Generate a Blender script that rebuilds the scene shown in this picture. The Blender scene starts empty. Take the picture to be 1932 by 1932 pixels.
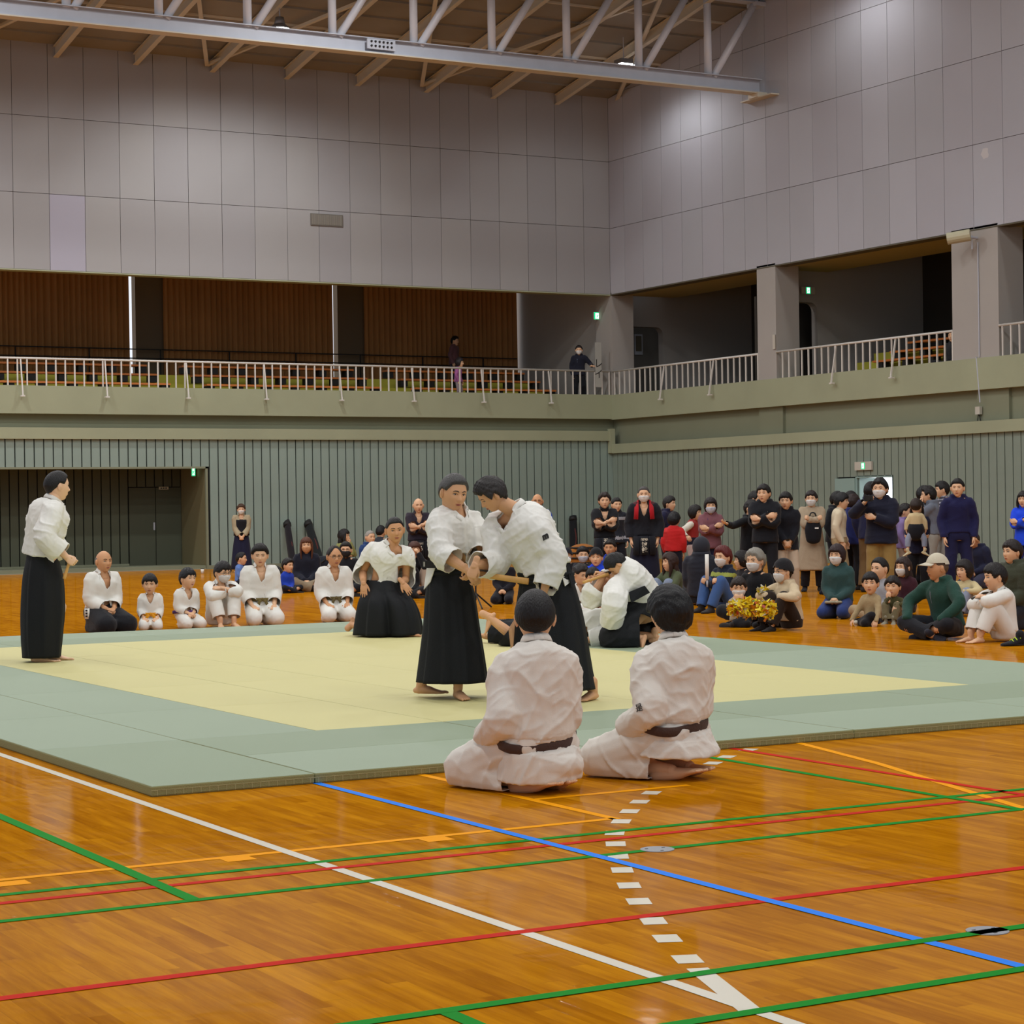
import bpy, math, random
import numpy as np
from mathutils import Vector, Matrix
from mathutils.bvhtree import BVHTree
# ------------------------------------------------------------------ camera, light, exposure
SC = bpy.context.scene
COL = bpy.data.collections.new('scene'); SC.collection.children.link(COL)
F_PX = 3979.32; YAW, PIT, ROL = [math.radians(a) for a in (29.38137, -0.10931, -0.82718)]
EYE = 1.44
def _basis():
    cy, sy = math.cos(YAW), math.sin(YAW)
    fw = np.array([sy*math.cos(PIT), cy*math.cos(PIT), math.sin(PIT)])
    rt = np.array([cy, -sy, 0.]); up = np.cross(rt, fw)
    return fw, math.cos(ROL)*rt+math.sin(ROL)*up, -math.sin(ROL)*rt+math.cos(ROL)*up
FW, RT, UP = _basis()
cam = bpy.data.cameras.new('camera'); cam_o = bpy.data.objects.new('camera', cam); COL.objects.link(cam_o)
cam.sensor_width = 36; cam.lens = F_PX/1932*36; cam.clip_end = 300; cam.clip_start = .05
mw = Matrix.Identity(4)
for i in range(3):
    mw[i][0] = RT[i]; mw[i][1] = UP[i]; mw[i][2] = -FW[i]
mw[2][3] = EYE
cam_o.matrix_world = mw; SC.camera = cam_o
# world points from places measured in the photograph (1932 x 1932)
def ray(x, y): return FW+RT*(x-966)/F_PX-UP*(y-966)/F_PX
def fl(x, y, z=0.):
    d = ray(x, y); return d*((z-EYE)/d[2])+np.array([0, 0, EYE])
def atY(x, y, Y):
    d = ray(x, y); return d*(Y/d[1])+np.array([0, 0, EYE])
def atX(x, y, X):
    d = ray(x, y); return d*(X/d[0])+np.array([0, 0, EYE])
def atD(x, y, w): return ray(x, y)*w+np.array([0, 0, EYE])
def depth(p): return float((np.asarray(p, float)-np.array([0, 0, EYE]))@FW)

W = bpy.data.worlds.new('world'); SC.world = W; W.use_nodes = True
W.node_tree.nodes['Background'].inputs[0].default_value = (.80, .88, 1.0, 1)
W.node_tree.nodes['Background'].inputs[1].default_value = 0.55
SC.view_settings.view_transform = 'Standard'; SC.view_settings.look = 'None'
SC.view_settings.exposure = 0.06; SC.view_settings.gamma = 1; SC.view_settings.use_curve_mapping = False
LAMP_W = 1150
LAMP_XY = [(x, y) for y in (46, 38.5, 31, 23.5, 16, 8.5, 1) for x in (-.4, 9.7, 19.8, 29.87)]
def roof_z(y): return 12.9+.1667*(50.3-y) if y > 18 else 12.9+.1667*32.3-.1667*(18-y)
for x, y in LAMP_XY:
    l = bpy.data.lights.new('lamp_light', 'SPOT'); l.energy = LAMP_W*(.17 if x > 28 else 1.0); l.spot_size = math.radians(172); l.spot_blend = .55
    l.shadow_soft_size = .3; l.color = (.97, .985, 1.0)
    o = bpy.data.objects.new('lamp_light', l); COL.objects.link(o)
    o.location = (x, y, roof_z(y)-.95)

# ------------------------------------------------------------------ helpers
def s2l(c):
    if isinstance(c, str): c = [int(c[i:i+2], 16)/255 for i in (0, 2, 4)]
    return tuple(x/12.92 if x <= .04045 else ((x+.055)/1.055)**2.4 for x in c)+(1,)
_mats = {}
def mat(name, col, rough=.7, bump=0, bscale=40, metal=0, var=0, vscale=3, emit=0, coat=0, spec=.5, sheen=0, bstretch=None):
    if name in _mats: return _mats[name]
    m = bpy.data.materials.new(name); _mats[name] = m; m.use_nodes = True
    nt = m.node_tree; b = nt.nodes['Principled BSDF']; c = s2l(col)
    b.inputs['Base Color'].default_value = c; b.inputs['Roughness'].default_value = rough; b.inputs['Metallic'].default_value = metal
    b.inputs['Specular IOR Level'].default_value = spec; b.inputs['Coat Weight'].default_value = coat; b.inputs['Coat Roughness'].default_value = .08
    if sheen: b.inputs['Sheen Weight'].default_value = sheen
    if emit: b.inputs['Emission Color'].default_value = c; b.inputs['Emission Strength'].default_value = emit
    tc = nt.nodes.new('ShaderNodeTexCoord'); src = tc.outputs['Object']
    if bstretch:
        mp = nt.nodes.new('ShaderNodeMapping'); mp.inputs['Scale'].default_value = bstretch; nt.links.new(src, mp.inputs[0]); src = mp.outputs[0]
    if bump:
        n = nt.nodes.new('ShaderNodeTexNoise'); n.inputs['Scale'].default_value = bscale; n.inputs['Detail'].default_value = 3
        bp = nt.nodes.new('ShaderNodeBump'); bp.inputs['Strength'].default_value = min(1, bump); bp.inputs['Distance'].default_value = .01
        nt.links.new(src, n.inputs['Vector']); nt.links.new(n.outputs['Fac'], bp.inputs['Height']); nt.links.new(bp.outputs[0], b.inputs['Normal'])
    if var:
        n2 = nt.nodes.new('ShaderNodeTexNoise'); n2.inputs['Scale'].default_value = vscale; n2.inputs['Detail'].default_value = 4
        nt.links.new(tc.outputs['Object'], n2.inputs['Vector'])
        mr = nt.nodes.new('ShaderNodeMapRange'); mr.inputs['To Min'].default_value = 1-var; mr.inputs['To Max'].default_value = 1+var
        mr.inputs['From Min'].default_value = .3; mr.inputs['From Max'].default_value = .7
        mx = nt.nodes.new('ShaderNodeVectorMath'); mx.operation = 'SCALE'; mx.inputs[0].default_value = c[:3]
        nt.links.new(n2.outputs['Fac'], mr.inputs['Value']); nt.links.new(mr.outputs[0], mx.inputs['Scale']); nt.links.new(mx.outputs[0], b.inputs['Base Color'])
    return m
class MB:
    """collects shapes, links them as one mesh"""
    def __init__(s): s.v = []; s.f = []; s.m = []; s.n = 0
    def add(s, V, F, m=0):
        V = np.asarray(V, float); k = s.n
        s.v.append(V); s.f += [tuple(int(i)+k for i in f) for f in F]; s.m += [m]*len(F); s.n += len(V); return s
    def box(s, a, b, m=0):
        (x0, y0, z0), (x1, y1, z1) = a, b
        if x0 > x1: x0, x1 = x1, x0
        if y0 > y1: y0, y1 = y1, y0
        if z0 > z1: z0, z1 = z1, z0
        V = [(x0, y0, z0), (x1, y0, z0), (x1, y1, z0), (x0, y1, z0), (x0, y0, z1), (x1, y0, z1), (x1, y1, z1), (x0, y1, z1)]
        return s.add(V, [(0, 3, 2, 1), (4, 5, 6, 7), (0, 1, 5, 4), (1, 2, 6, 5), (2, 3, 7, 6), (3, 0, 4, 7)], m)
    def bar(s, p, q, w, h, up=(0, 0, 1), m=0):
        p, q = np.array(p, float), np.array(q, float); t = q-p; t /= np.linalg.norm(t)
        a = np.cross(t, up); a /= np.linalg.norm(a); b = np.cross(a, t)
        V = [c+a*w/2*i+b*h/2*j for c in (p, q) for i, j in ((-1, -1), (1, -1), (1, 1), (-1, 1))]
        return s.add(V, [(0, 1, 2, 3), (7, 6, 5, 4), (0, 4, 5, 1), (1, 5, 6, 2), (2, 6, 7, 3), (3, 7, 4, 0)], m)
    def rod(s, p, q, r, n=8, m=0, r2=None):
        p, q = np.array(p, float), np.array(q, float); t = q-p; t /= np.linalg.norm(t)
        a = np.cross(t, (0, 0, 1) if abs(t[2]) < .9 else (1, 0, 0)); a /= np.linalg.norm(a); b = np.cross(t, a); r2 = r if r2 is None else r2
        V = [c+(a*math.cos(2*math.pi*i/n)+b*math.sin(2*math.pi*i/n))*rr for c, rr in ((p, r), (q, r2)) for i in range(n)]
        F = [(i, (i+1) % n, n+(i+1) % n, n+i) for i in range(n)]+[tuple(range(n))[::-1], tuple(range(n, 2*n))]
        return s.add(V, F, m)
    def mesh(s, name, mats, smooth=False):
        me = bpy.data.meshes.new(name); V = np.concatenate(s.v) if s.v else np.zeros((0, 3))
        me.from_pydata(V.tolist(), [], s.f)
        for m in mats: me.materials.append(m)
        if len(mats) > 1: me.polygons.foreach_set('material_index', s.m)
        if smooth: me.polygons.foreach_set('use_smooth', [True]*len(me.polygons))
        me.update(); return me
    def build(s, name, mats, parent=None, smooth=False, loc=None):
        if not isinstance(mats, (list, tuple)): mats = [mats]
        return link(name, s.mesh(name, mats, smooth), parent, loc)
def link(name, data, parent=None, loc=None):
    o = bpy.data.objects.new(name, data); COL.objects.link(o)
    if parent is not None: o.parent = parent
    if loc is not None: o.location = loc
    return o
def tag(o, label=None, cat=None, group=None, kind=None):
    for k, v in (('label', label), ('category', cat), ('group', group), ('kind', kind)):
        if v: o[k] = v
    return o
def struct(name, mb, m, label=None, smooth=False):
    o = mb.build(name, m, smooth=smooth) if isinstance(mb, MB) else link(name, None)
    o['kind'] = 'structure'
    if label: o['label'] = label
    return o
def thing(name, label, cat, loc=(0, 0, 0), group=None, rz=0):
    o = link(name, None, loc=tuple(float(c) for c in loc)); o.rotation_euler.z = rz
    o.empty_display_size = .1
    return tag(o, label, cat, group)
def textmesh(name, txt, size, m, M, parent=None, ext=.001, shear=0, offset=0):
    c = bpy.data.curves.new(name, 'FONT'); c.body = txt; c.size = size; c.extrude = ext; c.align_x = 'CENTER'; c.align_y = 'CENTER'; c.shear = shear; c.offset = offset
    o = bpy.data.objects.new(name, c); COL.objects.link(o)
    me = bpy.data.meshes.new_from_object(o.evaluated_get(bpy.context.evaluated_depsgraph_get()))
    bpy.data.objects.remove(o); me.materials.clear(); me.materials.append(m)
    me.transform(M); return link(name, me, parent)
R = random.Random(7)

# ------------------------------------------------------------------ materials of the hall
def floor_material():
    m = bpy.data.materials.new('varnished_wood_floor'); m.use_nodes = True; nt = m.node_tree; N = nt.nodes; L = nt.links; b = N['Principled BSDF']
    tc = N.new('ShaderNodeTexCoord'); sp = N.new('ShaderNodeSeparateXYZ'); L.new(tc.outputs['Object'], sp.inputs[0])
    def M(op, a, bv=None):
        n = N.new('ShaderNodeMath'); n.operation = op
        for i, q in ((0, a), (1, bv)):
            if q is None: continue
            if isinstance(q, (int, float)): n.inputs[i].default_value = q
            else: L.new(q, n.inputs[i])
        return n.outputs[0]
    xi = M('DIVIDE', sp.outputs[0], .065); ix = M('FLOOR', xi); fx = M('FRACT', xi)
    wn = N.new('ShaderNodeTexWhiteNoise'); wn.noise_dimensions = '1D'; L.new(ix, wn.inputs['W'])
    yo = M('ADD', M('DIVIDE', sp.outputs[1], .9), M('MULTIPLY', wn.outputs['Value'], 7.3)); iy = M('FLOOR', yo); fy = M('FRACT', yo)
    cb = N.new('ShaderNodeCombineXYZ'); L.new(ix, cb.inputs[0]); L.new(iy, cb.inputs[1])
    wn2 = N.new('ShaderNodeTexWhiteNoise'); wn2.noise_dimensions = '2D'; L.new(cb.outputs[0], wn2.inputs['Vector'])
    mp = N.new('ShaderNodeMapping'); mp.inputs['Scale'].default_value = (18, 1.6, 1); L.new(tc.outputs['Object'], mp.inputs[0])
    ad = N.new('ShaderNodeVectorMath'); ad.operation = 'ADD'; L.new(mp.outputs[0], ad.inputs[0]); L.new(wn2.outputs['Color'], ad.inputs[1])
    g = N.new('ShaderNodeTexNoise'); g.inputs['Scale'].default_value = 1.3; g.inputs['Detail'].default_value = 5; g.inputs['Roughness'].default_value = .6; L.new(ad.outputs[0], g.inputs['Vector'])
    big = N.new('ShaderNodeTexNoise'); big.inputs['Scale'].default_value = .5; big.inputs['Detail'].default_value = 3; L.new(tc.outputs['Object'], big.inputs['Vector'])
    fac = M('ADD', M('MULTIPLY', wn2.outputs['Value'], .20), M('ADD', M('MULTIPLY', g.outputs['Fac'], .80), M('MULTIPLY', big.outputs['Fac'], .25)))
    cr = N.new('ShaderNodeValToRGB'); L.new(fac, cr.inputs[0]); e = cr.color_ramp.elements
    e[0].position = .38; e[0].color = s2l('985800'); e[1].position = .95; e[1].color = s2l('d48e10')
    q = e.new(.65); q.color = s2l('b87408')
    seam = M('MAXIMUM', M('LESS_THAN', fx, .035), M('LESS_THAN', fy, .004))
    mx = N.new('ShaderNodeMix'); mx.data_type = 'RGBA'; L.new(M('MULTIPLY', seam, .2), mx.inputs[0]); L.new(cr.outputs[0], mx.inputs[6]); mx.inputs[7].default_value = s2l('4a2a0a')
    L.new(mx.outputs[2], b.inputs['Base Color'])
    b.inputs['Roughness'].default_value = .42; b.inputs['Coat Weight'].default_value = .36; b.inputs['Specular IOR Level'].default_value = .0; b.inputs['Coat Roughness'].default_value = .075
    wv = N.new('ShaderNodeTexNoise'); wv.inputs['Scale'].default_value = 5; wv.inputs['Detail'].default_value = 2; L.new(tc.outputs['Object'], wv.inputs['Vector'])
    bp = N.new('ShaderNodeBump'); bp.inputs['Strength'].default_value = .12; bp.inputs['Distance'].default_value = .01
    L.new(M('SUBTRACT', wv.outputs['Fac'], M('MULTIPLY', seam, .06)), bp.inputs['Height']); L.new(bp.outputs[0], b.inputs['Normal']); L.new(bp.outputs[0], b.inputs['Coat Normal'])
    return m
M_FLOOR = floor_material()
M_SLAT = mat('green_slat', '899a90', .6, var=.07, vscale=.8)
M_SLAT2 = mat('green_slat_side', '838f82', .6, var=.07, vscale=.8)
M_GAP = mat('slat_gap_black', '100f0c', .9)
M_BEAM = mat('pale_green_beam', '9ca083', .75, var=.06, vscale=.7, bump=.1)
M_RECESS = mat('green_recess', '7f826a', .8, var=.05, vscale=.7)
M_PANEL = [mat('wall_panel_grey_%d' % i, c, .75, var=.035, vscale=.35) for i, c in enumerate(('9a9898', '989697', '9c9a99', '979595'))]
M_PANEL_L = mat('wall_panel_light', 'a29fab', .75)
M_PANELS = [mat('wall_panel_right_%d' % i, c, .75, var=.035, vscale=.35) for i, c in enumerate(('a9a9b0', 'a7a6ad', 'acacb3', 'a5a5ab'))]
M_JOINT = mat('panel_joint', '4d4742', .9)
M_WHITE = mat('white_painted_wall', 'a39e98', .8, var=.04, vscale=.6)
M_STEEL = mat('grey_painted_steel', 'b4b8c2', .45, var=.04)
M_STEELW = mat('cream_painted_steel', 'c9c1ae', .5)
M_PIPE = mat('white_steel_pipe', 'd6d9e2', .35, spec=.6)
M_DECK = mat('roof_deck_board', '8a857c', .8, var=.12, vscale=.6)
M_CURT = mat('brown_curtain', 'a87845', .85, var=.1, vscale=.8)
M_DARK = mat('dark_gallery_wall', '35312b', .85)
M_RAIL = mat('white_railing', 'd2cec6', .5)
M_BENCH = mat('orange_bench_plank', 'c06c2c', .55); M_STEP = mat('olive_step', 'a8a236', .8); M_BLACK = mat('black_matt', '141210', .7)

# ------------------------------------------------------------------ floor and its painted lines
FLOOR = struct('floor', MB().add([(-14, -4, 0), (31.75, -4, 0), (31.75, 50.5, 0), (-14, 50.5, 0)], [(0, 1, 2, 3)]), M_FLOOR, 'orange varnished wooden strip floor of the sports hall')
def line(p, q, w, m, lab, h=.0016):
    p, q = np.array(p, float), np.array(q, float); t = (q-p)/np.linalg.norm(q-p); n = np.array([-t[1], t[0]])*w/2
    V = [(*(p-n), h), (*(q-n), h), (*(q+n), h), (*(p+n), h)]
    o = MB().add(V, [(0, 1, 2, 3)]).build('painted_line', m, FLOOR); o['label'] = lab; return o
LG = mat('line_green', '0c8420', .6, spec=.05); LR = mat('line_red', 'c4200c', .6, spec=.05); LB = mat('line_blue', '2a7fe8', .6, spec=.1)
LW = mat('line_white', 'ded6c2', .4, coat=.3); LO = mat('line_orange', 'f09c00', .6, spec=.05)
for p, q, w, m, lab, h in [
    ((3.525, -3), (3.525, 16), .052, LW, 'long white court line', .0016), ((4.55, -3), (4.55, 10.3), .05, LB, 'blue court line', .0024),
    ((-6, 7.925), (14, 7.925), .05, LG, 'thin green court line', .002), ((-6, 7.755), (14, 7.755), .05, LR, 'thin red court line', .0018),
    ((-6, 7.41), (14, 7.41), .05, LG, 'green court line', .002), ((-6, 6.228), (14, 6.228), .055, LR, 'wide red court line', .002),
    ((-4, 5.37), (9, 5.37), .055, LG, 'green court line', .003), ((-4, 4.882), (9, 4.882), .055, LG, 'green court line', .003),
    ((2.795, 7.41), (2.795, 16), .055, LG, 'green court line', .0026), ((2.777, 3), (2.777, 5.37), .055, LG, 'green court line', .0026),
    ((-2, 8.255), (5.166, 8.255), .05, LO, 'thin orange court line', .0012), ((5.166, 8.23), (5.166, 10.4), .05, LO, 'thin orange court line', .0012),
    ((5.15, 9.02), (6.1, 9.02), .05, LO, 'thin orange court line', .0011),
    ((6.87, 7.38), (6.87, 10.3), .05, LG, 'green court line', .0022), ((7.225, 7.72), (7.225, 10.3), .05, LR, 'thin red court line', .002)]:
    line(p, q, w, m, lab, h)
oc = [(7.80, 10.6), (7.70, 10.16), (7.45, 9.15), (7.144, 8.185), (6.912, 7.434), (6.6, 6.9)]
mb = MB(); ocp = np.array(oc)
V = []; 
for i, p in enumerate(ocp):
    t = ocp[min(i+1, 5)]-ocp[max(i-1, 0)]; t /= np.linalg.norm(t); n = np.array([-t[1], t[0]])*.025
    V += [(*(p-n), .0014), (*(p+n), .0014)]
mb.add(V, [(2*i, 2*i+2, 2*i+3, 2*i+1) for i in range(5)]); mb.build('painted_line', LO, FLOOR)['label'] = 'curved orange court line'
for x, y in ((20, 1667), (447, 1621), (822, 1584)):
    c = fl(x, y); line((c[0]-.06, c[1]), (c[0]+.07, c[1]), .1, LO, 'short orange tick mark', .0011)
DASH = [(7.262, 10.112), (6.964, 9.909), (6.73, 9.71), (5.784, 8.888), (5.561, 8.651), (5.348, 8.408), (5.145, 8.162), (4.937, 7.887), (4.78, 7.63), (4.618, 7.354),
        (4.456, 7.067), (4.296, 6.766), (4.152, 6.475), (3.997, 6.141), (3.873, 5.868), (3.749, 5.566)]
dd = np.array([*DASH[:3], (6.25, 9.33), *DASH[3:]])
for i, p in enumerate(dd):
    t = dd[min(i+1, len(dd)-1)]-dd[max(i-1, 0)]; t /= np.linalg.norm(t)
    if i == 3: continue
    line(p-t*.062, p+t*.062, .085, LW, 'dash of the white dashed arc', .0013)
line((3.70, 5.44), (3.50, 4.86), .07, LW, 'short solid end of the white dashed arc', .0013)
M_PLATE = mat('steel_floor_plate', '8f9094', .5, metal=.1)
for x, y in ((1240, 1603), (1863, 1757)):
    c = fl(x, y); pl = thing('floor_socket_cover', 'round grey steel floor cover %s' % ('on the far green line between the blue and right-hand lines' if y < 1700 else 'on the near green line at the right'), 'floor cover', c, 'round steel floor covers')
    MB().rod((0, 0, 0), (0, 0, .003), .072, 24).build('cover_plate', M_PLATE, pl)
    mb = MB()
    for a in (0.4, 2.5, 4.6): MB().box((math.cos(a)*.045-.007, math.sin(a)*.045-.003, .003), (math.cos(a)*.045+.007, math.sin(a)*.045+.003, .0042)).build('bolt', M_BLACK, pl)

# ------------------------------------------------------------------ back wall (plane Y = 50.3)
BY, SX = 50.3, 31.6
WB = struct('wall_back', None, None, 'back wall: green slats below, gallery in the middle, grey panels above')
o = MB().box((19.47, BY+.06, 0), (SX, BY+.5, 3.3)).box((8, BY+.06, 2.58), (19.47, BY+.5, 3.3)).build('backing', M_GAP, WB)
pitch = .2375
def slat_mesh(w, h, d=.05, axis='x'):
    mb = MB()
    if axis == 'x': mb.box((0, 0, 0), (w, d, h))
    else: mb.box((0, 0, 0), (d, w, h))
    return mb.mesh('slat', [M_SLAT if axis == 'x' else M_SLAT2])
SM = {}
def slat(x, y, z0, z1, w, axis, par):
    k = (round(z1-z0, 3), w, axis, y > 51)
    if k not in SM: SM[k] = slat_mesh(w, z1-z0, axis=axis)
    if y > 51: SM[k].materials[0] = mat('alcove_slat_shaded_olive', '4e5240', .7, var=.07, vscale=.8)  # alcove slats: the dimness of the recess is put into this darker colour
    return link('slat', SM[k], par, (x, y, z0))
x = 14.325-12*pitch
while x < SX-.1:
    if x < 19.40: slat(x+.0125, BY, 2.60, 3.285, pitch-.03, 'x', WB)
    else: slat(x+.0125, BY, .10, 3.285, pitch-.03, 'x', WB)
    x += pitch
MB().box((19.47, BY-.01, 0), (SX, BY+.3, .1)).box((8, BY, 2.55), (19.5, BY+.06, 2.60)).box((19.44, BY, 0), (19.5, BY+.06, 2.6)).build('skirting', M_RECESS, WB)
# alcove
AY = 52.05
MB().box((8, AY+.06, 0), (19.47, AY+.3, 2.7)).box((8, BY+.1, 2.6), (19.47, AY+.3, 2.75)).build('backing', M_GAP, WB)
MB().box((19.44, BY+.06, 0), (19.468, AY+.1, 2.6)).box((8, BY+.2, 2.57), (19.45, AY, 2.6)).build('alcove_side', mat('alcove_side_olive', '7a7150', .8), WB)
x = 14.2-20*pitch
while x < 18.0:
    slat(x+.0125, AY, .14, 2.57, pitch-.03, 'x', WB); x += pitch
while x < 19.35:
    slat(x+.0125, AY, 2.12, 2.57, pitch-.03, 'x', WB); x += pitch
MB().box((8, BY+.08, 0), (19.47, AY+.06, .1)).box((8, AY-.02, .1), (18, AY, .15)).build('step', M_RECESS, WB)
MB().box((8, BY+.03, 0), (19.47, BY+.08, .02)).build('threshold', mat('threshold_light', '9a9078', .6), WB)
d = struct('door_1', None, None, 'green flush door in the alcove')
M_AD = mat('alcove_door_shaded', '474b3a', .7); MB().box((18.02, AY, .1), (18.72, AY+.05, 2.1)).build('door_leaf', M_AD, d); MB().box((18.74, AY, .1), (19.43, AY+.05, 2.1)).build('door_leaf', M_AD, d)  # door leaves darkened like the slats, alcove shade painted into the colour
MB().box((18.66, AY-.03, 1.0), (18.70, AY, 1.2)).build('door_handle', M_STEEL, d)
sg = thing('door_sign', 'small pale sign plate above the door in the alcove', 'sign', atY(309, 921, AY-.03))
MB().box((-.13, 0, -.035), (.13, .02, .035)).build('sign_plate', mat('sign_plate_cream', 'b5ae93', .6), sg)
mb = MB()
for i in range(3): mb.box((-.09+i*.065, -.004, -.015), (-.045+i*.065, 0, .015))
mb.build('lettering', M_BLACK, sg)
# beam, recess, fascia on both walls
struct('trim_1', MB().box((8, BY-.10, 3.285), (SX, BY+.2, 3.56)).box((SX-.16, BY-.14, 2.94), (SX, BY, 3.62)), M_BEAM, 'pale green beam above the slats of the back wall')
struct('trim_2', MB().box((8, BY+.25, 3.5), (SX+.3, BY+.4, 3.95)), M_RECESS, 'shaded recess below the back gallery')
struct('trim_3', MB().box((8, BY-.02, 3.90), (SX, BY+.45, 4.58)), M_BEAM, 'pale green parapet of the back gallery')
struct('trim_4', MB().box((SX-.10, 10, 2.93), (SX+.2, BY, 3.19)), M_BEAM, 'pale green beam above the slats of the right wall')
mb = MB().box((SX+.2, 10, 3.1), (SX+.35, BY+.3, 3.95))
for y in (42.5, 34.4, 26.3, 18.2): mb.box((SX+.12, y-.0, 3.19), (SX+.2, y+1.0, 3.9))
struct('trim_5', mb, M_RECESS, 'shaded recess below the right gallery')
struct('trim_6', MB().box((SX-.02, 10, 3.88), (SX+.45, BY+.1, 4.575)), M_BEAM, 'pale green parapet of the right gallery')

# upper panels
def roofz(y): return roof_z(y)
MB().box((8, BY+.03, 7.4), (SX+.2, BY+.35, 13.2)).build('backing', M_JOINT, WB)
rows = [7.40, 9.26, 11.13, 12.95]
xs = [14.607+.8967*k for k in range(-7, 19)]+[SX]
PM = {}
def bpanel(w, h, m):
    k = (round(w, 2), round(h, 2), m.name)
    if k not in PM: PM[k] = MB().box((0, 0, 0), (w, .03, h)).mesh('panel', [m])
    return PM[k]
for i in range(len(xs)-1):
    for j in range(3):
        m = M_PANEL_L if (j == 0 and abs(xs[i]-15.504) < .1) else R.choice(M_PANEL)
        if xs[i+1]-xs[i] < .05: continue
        link('panel', bpanel(xs[i+1]-xs[i]-.012, rows[j+1]-rows[j]-.012, m), WB, (xs[i]+.006, BY, rows[j]+.006))
MB().box((8, BY-.005, 7.37), (SX, BY+.35, 7.4)).build('edge_strip', M_BEAM, WB)
# vent
v = thing('wall_vent', 'grey louvred air vent high on the back wall panels', 'air vent', (22.89, BY-.03, 9.02))
MB().box((-.46, 0, -.155), (.46, .025, .155)).build('frame', mat('vent_grey', '6b665e', .6), v)
for i in range(26): MB().box((-.43+i*.0335, -.012, -.13), (-.413+i*.0335, 0, .13)).build('louvre', mat('vent_slat', '8b867c', .6), v)

# ------------------------------------------------------------------ right wall (plane X = 31.6)
WR = struct('wall_right', None, None, 'right wall: green slats below, gallery with columns, grey panels above')
DY0, DY1, DZ = 38.19, 39.49, 2.03
MB().box((SX+.06, 10, 0), (SX+.3, DY0, 3.2)).box((SX+.06, DY1, 0), (SX+.3, BY+.2, 3.2)).box((SX+.06, DY0, DZ), (SX+.3, DY1, 3.2)).build('backing', M_GAP, WR)
y = 50.3-.252
n = 0
while y > 17:
    c = y+.126
    if DY0-.05 < c < DY1+.8: z0 = DZ+.03
    else: z0 = .1
    slat(SX, y+.0125, z0, 2.93, .252-.028, 'y', WR); y -= .252
MB().box((SX, 10, 0), (SX+.1, DY0, .1)).box((SX, DY1, 0), (SX+.1, BY, .1)).build('skirting', M_RECESS, WR)
M_TEAL = mat('teal_door', '8ba39c', .55)
d = struct('door_2', None, None, 'open pale green double door letting in daylight')
MB().box((SX-.03, DY1+.04, .02), (SX+.02, DY1+.78, DZ)).build('door_leaf', M_TEAL, d)
MB().box((SX+.05, DY1-.06, .02), (SX+.75, DY1-.02, DZ)).build('door_leaf', M_TEAL, d)
MB().box((SX, DY0-.05, 0), (SX+.3, DY0, DZ+.05)).box((SX, DY1, 0), (SX+.3, DY1+.04, DZ+.05)).box((SX, DY0, DZ), (SX+.3, DY1, DZ+.05)).build('door_frame', M_TEAL, d)
MB().box((SX-.06, DY1+.65, .95), (SX-.03, DY1+.7, 1.1)).build('door_handle', M_STEEL, d)
struct('window_1', MB().add([(SX+2.6, 33, -.02), (SX+2.6, 45, -.02), (SX+2.6, 45, 3), (SX+2.6, 33, 3)], [(0, 1, 2, 3)]), mat('daylight_window', 'f0f6ff', .5, emit=3.2), 'bright daylight beyond the open side door')
MB().box((SX+.3, 33, -.1), (SX+2.6, 45, 0)).box((SX+.3, 33, 3), (SX+2.6, 45, 3.1)).build('corridor', M_WHITE, WR)
ys = [34.351+.9485*k for k in range(-18, 17)]
ys = ys+[BY]
rz = [7.40, 9.25, 11.13, 13.0, 14.87, 16.74, 18.6]
M_JOINT2 = M_JOINT
mb = MB(); mb.add([(SX+.03, 10, 7.4), (SX+.03, BY, 7.4), (SX+.03, BY, 13.1), (SX+.03, 18, 18.5), (SX+.03, 10, 17.1)], [(0, 1, 2, 3, 4)])
mb.build('backing', M_JOINT2, WR)
for i in range(len(ys)-1):
    a, b = ys[i]+.006, ys[i+1]-.006
    for j in range(6):
        z0, z1 = rz[j]+.006, rz[j+1]-.006
        ta, tb = min(z1, roof_z(a)), min(z1, roof_z(b))
        if ta < z0+.02 and tb < z0+.02: continue
        ta, tb = max(ta, z0), max(tb, z0)
        m = R.choice(M_PANELS)
        V = [(SX+dx, yy, zz) for dx in (0, .03) for yy, zz in ((a, z0), (b, z0), (b, tb), (a, ta))]
        MB().add(V, [(0, 3, 2, 1), (4, 5, 6, 7), (0, 1, 5, 4), (1, 2, 6, 5), (2, 3, 7, 6), (3, 0, 4, 7)]).build('panel', m, WR)
MB().box((SX-.005, 10, 7.37), (SX+.35, BY, 7.4)).build('edge_strip', mat('dark_edge', '55503f', .8), WR)
mb = MB(); c = atX(1858, 290, SX-.001)
pts = [(c[0], c[1]+R.uniform(.09, .17)*math.cos(a), c[2]+R.uniform(.09, .15)*math.sin(a)) for a in np.linspace(0, 6.283, 12)[:-1]]
mb.add(pts, [tuple(range(11))]); mb.build('patch_mark', mat('plaster_patch', 'c4c0c0', .8), WR)
# columns
for nm, (y0, y1) in (('column', (42.57, 43.35)), ('column', (34.55, 36.04)), ('column', (26.4, 27.9)), ('column', (50.25, 51.1))):
    MB().box((SX+.0, y0, 4.3), (SX+.72, y1, 7.45)).build('column', M_WHITE, WR)
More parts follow.
